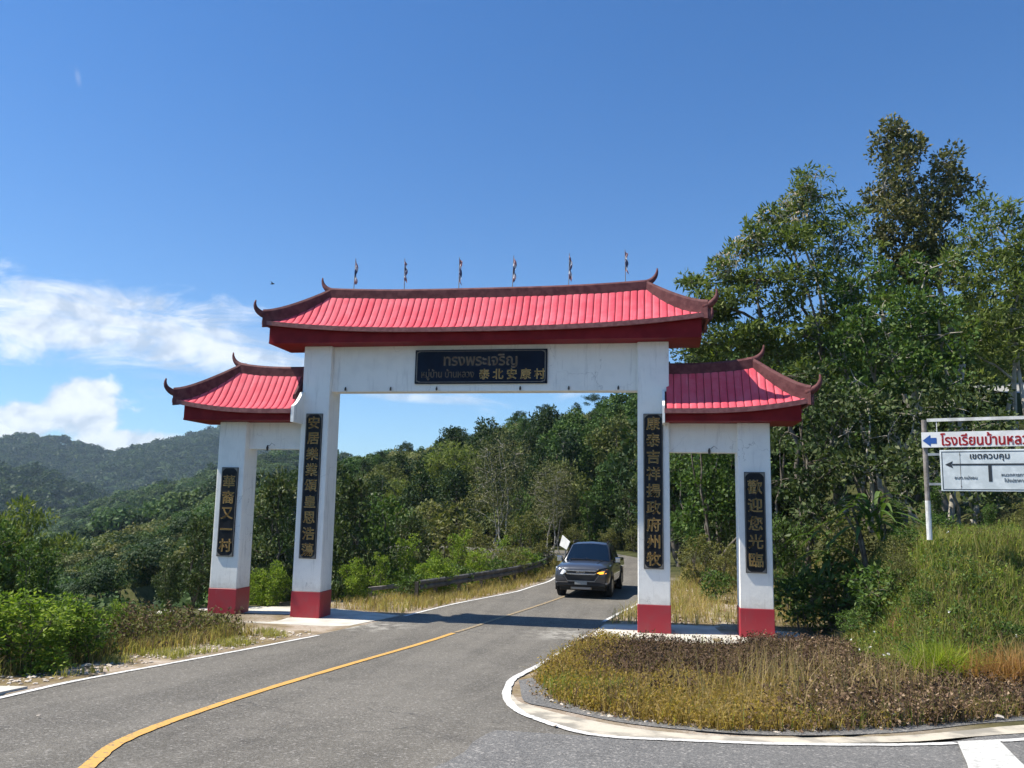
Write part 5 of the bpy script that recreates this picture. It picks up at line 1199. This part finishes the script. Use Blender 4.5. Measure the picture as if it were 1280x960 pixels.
ORD = ['leftmost', 'second from the left', 'third from the left', 'fourth from the left', 'fifth from the left', 'sixth from the left', 'seventh from the left', 'eighth from the left', 'ninth from the left', 'tenth from the left', 'eleventh from the left', 'twelfth from the left']
KW = {'broad0': 'green rounded tree', 'broad1': 'dark rounded tree', 'broad2': 'olive rounded tree', 'narrow': 'narrow dark tree', 'feather': 'airy feathery tree'}
cells = {}
for t, key, px, D in wood:
    reg = ('left of the left inner pillar' if px < 400 else 'left part of main opening' if px < 530 else 'middle of main opening' if px < 660 else 'right part of main opening' if px < 800 else 'right side opening' if px < 925 else 'beyond the right outer pillar' if px < 1060 else 'woods behind the road sign')
    row = 'foot of slope' if D < 60 else 'lower slope' if D < 75 else 'middle slope' if D < 92 else 'upper slope' if D < 112 else 'ridge top'
    cells.setdefault((key, reg, row), []).append((px, t))
for (key, reg, row), L in cells.items():
    L.sort(key=lambda a: a[0])
    for i_, (px, t) in enumerate(L): t['label'] = (KW[key]+' on '+row+', '+reg+(', '+ORD[min(i_, 11)] if len(L) > 1 else ''))
for px, pt, D, lbl in ((650, 513, 118, 'flat topped pine on the ridge skyline, left of the other pine'), (683, 505, 120, 'tallest flat topped pine on the ridge skyline'), (742, 492, 112, 'pine with a bare lower trunk near the right of the skyline')):
    by_px('pine', px, pt, D, lbl, 'tree', None, px, 1.1)

# ---- far forest canopy: one mass over the valley and the mountains
def canopy(name, pts, ncard, card, seed, m):
    r = np.random.RandomState(seed); P = np.array(pts); n = len(P); k = ncard
    u = unit(r, n*k).reshape(n, k, 3); u[:, :, 2] = np.abs(u[:, :, 2])*1.0-.15
    R = P[:, 3][:, None, None]
    C = P[:, None, :3]+u*R*np.array([1, 1, .8])*r.uniform(.75, 1.05, (n, k, 1))+np.array([0, 0, .45])*R
    nrm = u+unit(r, n*k).reshape(n, k, 3)*.6; nrm /= np.linalg.norm(nrm, axis=2)[:, :, None]
    a = np.cross(nrm, unit(r, n*k).reshape(n, k, 3)); a /= np.linalg.norm(a, axis=2)[:, :, None]; b_ = np.cross(nrm, a)
    s = (card*R*r.uniform(.6, 1.3, (n, k, 1)))
    V = np.stack([C-a*s, C-b_*s*.8, C+a*s, C+b_*s*.8], 2).reshape(-1, 3)
    o = obj(name, mesh_np(name, V, np.arange(len(V)).reshape(-1, 4), m)); o['kind'] = 'stuff'; return o
def scatter(n, D0, D1, A0, A1, R0, R1, seed, cond=None, cap=True):
    r = np.random.RandomState(seed); D = np.sqrt(r.uniform(D0**2, D1**2, n)); A = np.radians(r.uniform(A0, A1, n))
    x = CAM[0]+D*np.sin(A); y = CAM[1]+D*np.cos(A); z = ground(x, y)
    k = np.ones(n, bool) if cond is None else cond(x, y, z)
    rad_ = r.uniform(R0, R1, n)*(1+.25*(r.uniform(size=n) > .9))
    if D0 < 200 and cap:
        for i_ in range(n):
            if k[i_]:
                px, py = to_px((x[i_], y[i_], z[i_]+rad_[i_]*1.75))
                if py < np.interp(px, SKY_X, SKY_Y)+4 or (px < 262 and py < (712 if D0 < 100 else 668)): k[i_] = False
    return np.stack([x, y, z+rad_*.5, rad_], 1)[k]
def crown_proto(name, ncard, card, m, seed):
    r = np.random.RandomState(seed); k = ncard
    lump = unit(r, 9); lump[:, 2] = np.abs(lump[:, 2])*.8; lr = r.uniform(.38, .6, 9)
    w_ = r.randint(0, 9, k); u = unit(r, k); u[:, 2] = np.where(u[:, 2] < -.3, -u[:, 2], u[:, 2])
    C = lump[w_]*.58+u*lr[w_][:, None]*r.uniform(.7, 1.08, (k, 1)); C[:, 2] = C[:, 2]*.95+.25
    nrm = u+unit(r, k)*.7; nrm /= np.linalg.norm(nrm, axis=1)[:, None]
    a = np.cross(nrm, unit(r, k)); a /= np.linalg.norm(a, axis=1)[:, None]; b_ = np.cross(nrm, a); s_ = card*r.uniform(.5, 1.4, (k, 1))
    V = np.stack([C-a*s_, C-b_*s_*.7, C+a*s_, C+b_*s_*.7], 1).reshape(-1, 3)
    return mesh_np(name, V, np.arange(len(V)).reshape(-1, 4), MT[m])
def instanced(name, pts, meshes, seed):
    """one mass of crowns: a geometry-nodes modifier sets a crown on every point"""
    P = np.array(pts); rr_ = np.random.RandomState(seed); pick = rr_.randint(0, len(meshes), len(P))
    for q_, cm in enumerate(meshes):
        Q = P[pick == q_]
        if not len(Q): continue
        me_ = bpy.data.meshes.new(name); me_.from_pydata([tuple(map(float, p[:3])) for p in Q], [], [])
        at_ = me_.attributes.new('rad', 'FLOAT', 'POINT'); at_.data.foreach_set('value', Q[:, 3].astype(np.float32))
        at_ = me_.attributes.new('turn', 'FLOAT', 'POINT'); at_.data.foreach_set('value', rr_.uniform(0, 6.28, len(Q)).astype(np.float32))
        o = obj(name, me_, kind='stuff'); src = bpy.data.objects.new('tree_crown', cm)
        ng = bpy.data.node_groups.new(name, 'GeometryNodeTree'); ng.interface.new_socket('Geometry', in_out='INPUT', socket_type='NodeSocketGeometry'); ng.interface.new_socket('Geometry', in_out='OUTPUT', socket_type='NodeSocketGeometry')
        n_ = ng.nodes; gi = n_.new('NodeGroupInput'); go = n_.new('NodeGroupOutput'); ip = n_.new('GeometryNodeInstanceOnPoints'); oi = n_.new('GeometryNodeObjectInfo'); oi.inputs['Object'].default_value = src
        a1 = n_.new('GeometryNodeInputNamedAttribute'); a1.data_type = 'FLOAT'; a1.inputs['Name'].default_value = 'rad'
        a2 = n_.new('GeometryNodeInputNamedAttribute'); a2.data_type = 'FLOAT'; a2.inputs['Name'].default_value = 'turn'
        cx = n_.new('ShaderNodeCombineXYZ'); L_ = ng.links
        L_.new(gi.outputs[0], ip.inputs['Points']); L_.new(oi.outputs['Geometry'], ip.inputs['Instance']); L_.new(a1.outputs['Attribute'], ip.inputs['Scale']); L_.new(a2.outputs['Attribute'], cx.inputs[2]); L_.new(cx.outputs[0], ip.inputs['Rotation']); L_.new(ip.outputs[0], go.inputs[0])
        md = o.modifiers.new('crowns', 'NODES'); md.node_group = ng
def crowns(tag_, n, card, mats): return [crown_proto('tree_crown', n, card, m, 300+i+n) for i, m in enumerate(mats)]
near_c = crowns('n', 1500, .052, ('l_far', 'w_mid', 'w_dark', 'l_far2')); mid_c = crowns('m', 700, .075, ('l_far', 'l_far2', 'w_mid', 'w_dark')); far_c = crowns('f', 130, .15, ('l_far', 'w_dark', 'w_dark'))
und_c = crowns('u', 800, .065, ('l_olive', 'w_olive', 'l_mid'))
instanced('undergrowth', scatter(3400, 50, 130, -26, 24, .9, 2.0, 8, lambda x, y, z: y > 40.8), und_c, 1)
instanced('forest_canopy', scatter(1700, 128, 230, -45, 26, 2.6, 4.2, 3), near_c, 2)
instanced('forest_canopy', scatter(2600, 36, 160, -53, -22, 1.3, 3.2, 4, lambda x, y, z: z < -2.2), near_c, 3)
instanced('hillside_scrub', scatter(9500, 30, 240, -53, -20.5, .7, 1.9, 14, lambda x, y, z: z < -.9, False), und_c+near_c, 6)
instanced('forest_canopy', scatter(6500, 215, 660, -48, -6, 3.2, 5.8, 5), mid_c, 4)
instanced('forest_canopy', scatter(15000, 640, 2150, -47, -19, 4.0, 10.5, 6), far_c, 5)

# upper road glimpsed between the trees at the right edge
q = at(1283, 474, 38); ux, uy, uz = q
V = []; 
for i in range(9):
    for j in range(5):
        V.append((ux-1.2+i*2., uy-1.6+j*1.5-.1*i, uz-.75+j*.30+.02*i))
i = np.arange(45).reshape(9, 5)
obj('upper_road', mesh_np('upper_road', V, np.stack([i[:-1, :-1].ravel(), i[:-1, 1:].ravel(), i[1:, 1:].ravel(), i[1:, :-1].ravel()], 1), MT['asphalt_far'], True), kind='structure')
mb = MB(); V2 = [(v[0], v[1], v[2]-.02) for v in V]+[(ux-2.5, uy-5, uz-4.), (ux+14, uy-6, uz-4.)]
mb.add(V2, [(0, 45, 46, 40), ]+[(k*5, (k+1)*5, 45) for k in range(0)]).build('bank_below_upper_road', MT['ground'])['kind'] = 'structure'

# ---------------------------------------------------------------- grass and weeds
def blades(name, pts, h, w_, m, seed, lean=.35, kind='stuff', curl=.5):
    r = np.random.RandomState(seed); n = len(pts); P = np.asarray(pts, float)
    a = r.uniform(0, 2*pi, n); d = np.stack([np.cos(a), np.sin(a), np.zeros(n)], 1); f = r.uniform(0, 2*pi, n); s = np.stack([np.cos(f), np.sin(f), np.zeros(n)], 1)
    H = (h*r.uniform(.45, 1.15, n) if not hasattr(h, '__len__') else h*r.uniform(.6, 1.15, n))[:, None]; ln = lean*np.abs(r.normal(size=n))[:, None]; up = np.array([0, 0, 1.])
    W_ = (w_*r.uniform(.6, 1.3, n))[:, None]
    b0 = P-up*.02; b1 = P+up*H*.55+d*H*ln*.3; b2 = P+up*H*(1-ln*curl*.5)+d*H*ln
    V = np.stack([b0-s*W_*.5, b0+s*W_*.5, b1+s*W_*.4, b1-s*W_*.4, b2+s*W_*.08, b2-s*W_*.08], 1).reshape(-1, 3)
    k = np.arange(n)[:, None]*6; F = np.concatenate([k+np.array([0, 1, 2, 3]), k+np.array([3, 2, 4, 5])])
    o = obj(name, mesh_np(name, V, F, MT[m])); o['kind'] = kind; return o
def in_poly(x, y, poly):
    c = np.zeros(len(x), bool); n = len(poly); j = n-1
    for i in range(n):
        xi, yi = poly[i]; xj, yj = poly[j]
        k = ((yi > y) != (yj > y)) & (x < (xj-xi)*(y-yi)/(yj-yi+1e-12)+xi); c ^= k; j = i
    return c
def sample(poly, n, seed, mask=None, clump=0.):
    r = np.random.RandomState(seed); P = np.array(poly); lo = P.min(0); hi = P.max(0); X = []; Y = []
    got = 0
    while got < n:
        x = r.uniform(lo[0], hi[0], n*2); y = r.uniform(lo[1], hi[1], n*2); k = in_poly(x, y, poly)
        if mask is not None: k &= mask(x, y, r.uniform(size=len(x)))
        X.append(x[k]); Y.append(y[k]); got += k.sum()
        if k.sum() == 0: break
    x = np.concatenate(X)[:n]; y = np.concatenate(Y)[:n]
    if clump:
        ix = np.floor(x/clump+.6*np.sin(y*1.7)); iy = np.floor(y/clump+.6*np.sin(x*2.1))
        h1 = np.sin(ix*127.1+iy*311.7)*43758.5; h2 = np.sin(ix*269.5+iy*183.3)*43758.5
        cx = (ix+h1-np.floor(h1)-.6*np.sin(y*1.7))*clump; cy = (iy+h2-np.floor(h2)-.6*np.sin(x*2.1))*clump
        k_ = r.uniform(.15, .75, len(x)); x = x+(cx-x)*k_; y = y+(cy-y)*k_
    return np.stack([x, y, ground(x, y)], 1)
ISL = [(3.3, -1.45), (3.05, -2.3), (2.88, -3.8), (2.74, -6), (2.72, -7.6), (2.95, -8.6), (3.3, -9.8), (3.75, -10.4), (4.4, -11.0), (5.4, -11.38), (6.4, -11.1), (7.6, -10.4), (9.5, -8.95), (14, -6.3), (14, -5.2), (11, -6.0), (9.0, -6.0), (8.6, -4.0), (8.7, -1.2), (6, -1.35), (4.4, -1.4)]
def nz(x, y, s, sd): return vnoise(x, y, s, sd)+.5
pale = lambda x, y: sstep(x-6.6-.125*(y+11), -1.0, .9)             # towards the right: brown litter
dark = lambda x, y: (sstep(y+3.4*(nz(x, y, .9, 41)-.5), -8.9, -6.3)*sstep(x+1.2*(nz(x, y, .7, 42)-.5), 3.2, 4.5))
near_slab = lambda x, y: (y < -2.7+.25*np.sin(x*3)) | (x > 6.7)
blades('yellow_grass', sample(ISL, 12000, 1, lambda x, y, u: near_slab(x, y) & (u < (1-dark(x, y))*(1-.8*pale(x, y))*(.35+nz(x, y, .9, 5))), .16), .21, .012, 'g_yellow', 21, .7)
blades('tan_grass', sample(ISL, 17000, 2, lambda x, y, u: near_slab(x, y) & (u < (.25+.75*sstep(x, 3.6, 5.2))*(.35+nz(x, y, .8, 6))*(1-.5*dark(x, y))), .2), .32, .010, 'g_tan', 22, .7)
blades('dead_weeds', sample(ISL, 17000, 3, lambda x, y, u: near_slab(x, y) & (u < np.maximum(dark(x, y), .55*pale(x, y))*(.4+nz(x, y, .7, 7))), .22), .34, .012, 'g_brown', 23, .55)
blades('dead_weeds', sample(ISL, 9000, 44, lambda x, y, u: near_slab(x, y) & (u < sstep(nz(x, y, .9, 31), .45, .7)), .2), .29, .012, 'g_brown', 45, .7)
blades('green_grass', sample(ISL, 5000, 4, lambda x, y, u: u < np.exp(-((x-3.5)**2+(y+9.3)**2)/.5)+.12*nz(x, y, 1, 8)+.25*sstep(x-.2*y, 8.2, 9.5)), .30, .013, 'g_green', 24, .5)
blades('tan_grass', [tuple(p) for p in sample([(4.5, -9.8), (5.5, -9.0), (6.5, -6), (9.5, -5.5), (9, -8.6), (6.5, -10.5)], 700, 41, None, .5)], .80, .010, 'g_tan', 42, .45)
def weed_leaves(name, pts, h, m, seed, per=9, L=.055, Wd=.028):
    r = np.random.RandomState(seed); P = np.repeat(np.asarray(pts), per, 0); n = len(P)
    P = P+np.stack([r.normal(size=n)*.05, r.normal(size=n)*.05, r.uniform(.12, 1, n)*np.repeat(h*r.uniform(.5, 1.15, len(pts)), per)], 1)
    D = unit(r, n); D[:, 2] -= .2; V, F = leaves(r, P, D, L*r.uniform(.6, 1.4, n), Wd*r.uniform(.6, 1.4, n)); o = obj(name, mesh_np(name, V, F, MT[m])); o['kind'] = 'stuff'; return o
weed_leaves('dead_weed_foliage', sample(ISL, 5200, 5, lambda x, y, u: near_slab(x, y) & (u < np.maximum(dark(x, y), .7*pale(x, y))*(.35+nz(x, y, .7, 7))), .22), .38, 'g_brown', 25, 10)
weed_leaves('dry_leaf_foliage', sample(ISL, 2600, 6, lambda x, y, u: u < pale(x, y)*(.3+nz(x, y, .6, 9)), .2), .34, 'l_dry', 26, 9, .055, .03)
weed_leaves('yellow_weed_foliage', sample(ISL, 2600, 7, lambda x, y, u: u < (1-dark(x, y))*(1-pale(x, y))*(.35+nz(x, y, .6, 5)), .2), .26, 'g_yellow', 27, 10, .045, .026)
# fallen leaves along the gutter
def litter(name, pts, m, seed, L=.07):
    r = np.random.RandomState(seed); n = len(pts); P = np.asarray(pts)+np.stack([np.zeros(n), np.zeros(n), r.uniform(.01, .05, n)], 1); D = unit(r, n); D[:, 2] *= .25
    V, F = leaves(r, P, D, L*r.uniform(.5, 1.4, n), L*.6*r.uniform(.5, 1.3, n), .2); o = obj(name, mesh_np(name, V, F, MT[m])); o['kind'] = 'stuff'
EDGE = [(2.62, -7.0), (2.7, -8.4), (2.95, -9.6), (3.4, -10.4), (4.4, -11.1), (5.4, -11.4), (6.4, -11.15), (7.6, -10.45), (9.5, -8.95), (14, -6.5), (14, -5.9), (9.5, -8.3), (7.6, -9.7), (6.4, -10.5), (5.4, -10.8), (4.4, -10.4), (3.7, -9.4), (3.3, -8.2), (3.1, -6.8)]
litter('leaf_litter', sample(EDGE, 1300, 8), 'l_dry', 28, .055)
# grass on the bank and round the sign
BANK = [(8.5, -4.0), (8.9, -6.2), (11.0, -6.2), (14, -5.4), (20, -4), (20, 3), (9.9, 1.6), (8.9, -.6)]
blades('bank_grass', sample(BANK, 24000, 9, lambda x, y, u: u < (.15+1.2*nz(x, y, 1.3, 11)), .09), .30, .018, 'g_green', 29, .55)
blades('bank_dry_grass', sample(BANK, 30000, 10, lambda x, y, u: u < .35+.8*nz(x, y, .9, 12), .09), .36, .013, 'g_olive', 30, .55)
blades('bank_dry_grass', sample(BANK, 3500, 12, lambda x, y, u: u < sstep(x, 10.5, 11.6)*sstep(-y, 4.5, 5.5), .3), .6, .014, 'g_tan', 32, .6)
# bright tussock at the foot of the bank
tq = at(1172, 785, 16.5); r = np.random.RandomState(5)
ts = thing('grass_tussock', 'bright yellow green grass tussock at the foot of the bank below the sign post', 'tussock', (float(tq[0]), float(tq[1]), gz(tq[0], tq[1])))
n = 1100; pp = np.stack([r.normal(size=n)*.20, r.normal(size=n)*.20, np.zeros(n)], 1); o = blades('blades', pp, .80, .018, 'g_tussock', 33, .8); o.parent = ts; del o['kind']
tq = at(1262, 795, 16.2)
ts = thing('grass_tussock', 'rust coloured dry grass tussock near the right edge of the view', 'tussock', (float(tq[0]), float(tq[1]), gz(tq[0], tq[1])))
pp = np.stack([r.normal(size=n)*.30, r.normal(size=n)*.22, np.zeros(n)], 1); o = blades('blades', pp, .75, .016, 'g_rust', 34, .7); o.parent = ts; del o['kind']
blades('bank_dead_weeds', sample(BANK, 9000, 46, lambda x, y, u: u < np.maximum(sstep(-(y-.25*(x-9)), 4.2, 5.6), .35*sstep(nz(x, y, 1.2, 33), .5, .7)), .12), .40, .013, 'g_brown', 47, .55)
weed_leaves('bank_weed_foliage', sample(BANK, 3200, 48, lambda x, y, u: u < .2+nz(x, y, .9, 34), .15), .32, 'l_bright', 49, 7, .06, .026)
weed_leaves('bank_weed_foliage', sample(BANK, 2200, 50, lambda x, y, u: u < sstep(nz(x, y, 1.3, 35), .4, .7), .15), .34, 'l_mid', 51, 9, .07, .03)
fl = sample(BANK, 34, 15, lambda x, y, u: (y < -2.5) & (u < .5)); fl[:, 2] += .36
V, F = leaves(r, np.repeat(fl, 4, 0), unit(r, 4*len(fl)), .035, .035); o = obj('white_flowers', mesh_np('white_flowers', V, F, MT['flower'])); o['kind'] = 'stuff'
# dry verge between the slab, the road and the trees on the right
VR = [(3.4, 1.5), (4.3, 7.2), (5.4, 14), (5.9, 21), (6.5, 27), (9.5, 27), (10.5, 10), (9.6, 2.0), (6.6, 1.9)]
blades('verge_grass', sample(VR, 9000, 16, lambda x, y, u: u < (.3+.7*nz(x, y, .9, 13))*(1-.8*np.exp(-((x-6.3-.08*y)/.5)**2)), .2), .40, .014, 'g_tan', 35, .5)
blades('verge_grass', sample(VR, 5000, 17, lambda x, y, u: u < .2+.8*nz(x, y, 1.2, 14), .2), .42, .015, 'g_olive', 36, .5)
litter('leaf_litter', sample(VR, 1800, 18), 'l_dry', 37, .11)
# verge on the left beyond the gate
VL = [(-2.45, 1.7), (-1.85, 4.2), (-.6, 8.8), (.0, 13.4), (.1, 21), (-.35, 25), (-1.4, 28), (-2.6, 27), (-1.7, 21), (-1.9, 13), (-3.0, 8), (-4.6, 4), (-5.0, 2.4)]
blades('verge_grass', sample(VL, 9000, 19, lambda x, y, u: u < .3+.8*nz(x, y, .8, 15), .18), .30, .013, 'g_tan', 38, .5)
blades('verge_grass', sample(VL, 5000, 20, lambda x, y, u: u < .2+.8*nz(x, y, .9, 16), .18), .28, .014, 'g_olive', 39, .5)
# left verge before the gate: gravel, then weeds
LV = [(-4.3, -12.2), (-4.55, -10.5), (-4.5, -7.3), (-4.15, -4.8), (-3.95, -3.6), (-6.2, -2.9), (-9.5, -2.2), (-9.5, -6), (-7.5, -13), (-5, -14)]
lv = lambda x, y: sstep(xl(y)-x, .75, 1.5)
blades('verge_weeds', sample(LV, 14000, 61, lambda x, y, u: u < lv(x, y)*(.3+.8*nz(x, y, .8, 17)), .2), .32, .013, 'g_olive', 62, .55)
blades('verge_weeds', sample(LV, 6000, 63, lambda x, y, u: u < lv(x, y)*(.2+.8*nz(x, y, .9, 18)), .25), .36, .012, 'g_brown', 64, .5)
blades('verge_weeds', sample(LV, 9000, 65, lambda x, y, u: u < lv(x, y)*(.2+.8*nz(x, y, 1.1, 19)), .25), .32, .012, 'g_tan', 66, .6)
weed_leaves('verge_weed_foliage', sample(LV, 2600, 67, lambda x, y, u: u < sstep(xl(y)-x, 1.2, 2.2)*(.3+.8*nz(x, y, .8, 17)), .25), .50, 'l_olive', 68, 12, .08, .035)
weed_leaves('verge_weed_foliage', sample(LV, 1300, 69, lambda x, y, u: u < sstep(xl(y)-x, 1.0, 2.0)*(.3+.8*nz(x, y, .7, 20)), .25), .60, 'g_brown', 70, 12, .08, .035)
LV2 = [(-3.75, -12.1), (-3.85, -10.5), (-3.7, -7.3), (-3.45, -4.5), (-3.15, -2.6), (-4.6, -2.2), (-4.2, -4.8), (-4.6, -7.3), (-4.7, -10.5), (-4.5, -12.2)]
blades('sparse_grass', sample(LV2, 2200, 71, lambda x, y, u: u < sstep(nz(x, y, .6, 21), .5, .75), .15), .16, .012, 'g_olive', 72, .6)
# rubble
def rubble(name, pts, s0, s1, m, seed, kind='stuff'):
    r = np.random.RandomState(seed); base = np.array([(1, 0, 0), (-1, 0, 0), (0, 1, 0), (0, -1, 0), (0, 0, .7), (0, 0, -.7), (.6, .6, .4), (-.6, .6, .35), (.6, -.6, .4), (-.6, -.6, .35)], float)
    import bmesh
    V = []; F = []
    for p in pts:
        s = r.uniform(s0, s1); q = base*s*r.uniform(.7, 1.25, base.shape)*np.array([1, r.uniform(.6, 1), r.uniform(.45, .8)]); a = r.uniform(0, 6.28); R_ = np.array([[cos(a), -sin(a), 0], [sin(a), cos(a), 0], [0, 0, 1]])
        q = q@R_.T+np.array(p)+np.array([0, 0, s*.15]); bm = bmesh.new(); vs = [bm.verts.new(v) for v in q]; h = bmesh.ops.convex_hull(bm, input=vs); bm.verts.index_update()
        o = len(V); idx_ = {v: i for i, v in enumerate(bm.verts)}; V += [tuple(v.co) for v in bm.verts]; F += [tuple(o+idx_[v] for v in f.verts) for f in bm.faces]; bm.free()
    ob = obj(name, mesh_np(name, V, F, MT[m])); 
    if kind: ob['kind'] = kind
    return ob
rubble('rubble', sample(LV2, 420, 81), .012, .055, 'stone', 82)
rubble('rubble', sample(EDGE, 150, 83), .012, .05, 'stone', 84)
rubble('gravel', sample([(2.7, -14), (3.1, -11.6), (5, -12.5), (8, -12.4), (8, -14)], 160, 85), .006, .014, 'stone', 86)
for k, (px, py, s, m, lbl) in enumerate(((110, 836, .085, 'greystone', 'grey rock on the gravel verge left of the road'), (1178, 904, .06, 'stone', 'pale flat stone at the grass edge above the junction'), (1248, 900, .07, 'stone', 'pale stone near the right edge beside the cement gutter'), (694, 911, .03, 'stone', 'small pale pebble on the asphalt beside the curved white line'), (48, 899, .03, 'stone', 'small pebble alone on the asphalt at the lower left'))):
    d = AF+AR*(px-640)/FPX-AU*(py-480)/FPX; t_ = 3.
    while CAM[2]+d[2]*t_ > float(z0(CAM[1]+d[1]*t_)): t_ += .02
    p = CAM+d*t_; o = rubble('rock', [(0, 0, 0)], s, s*1.05, m, 90+k, None); o.location = (p[0], p[1], float(z0(p[1]))+.03); tagt(o, lbl, 'rock')

# ---------------------------------------------------------------- haze
mb = MB(); mb.box(-2760, 2760, -2760, 2760, -200, 190); hz = mb.build('haze', None, None); hz['kind'] = 'stuff'
hm = bpy.data.materials.new('haze'); hm.use_nodes = True; q = N(hm.node_tree); q.n.clear()
pv = q.add('ShaderNodeVolumePrincipled', {'Color': (.62, .80, 1., 1), 'Density': .00012, 'Anisotropy': .2})
q.add('ShaderNodeOutputMaterial', {'Volume': pv.outputs[0]}); hz.data.materials.append(hm); hz.display_type = 'WIRE'
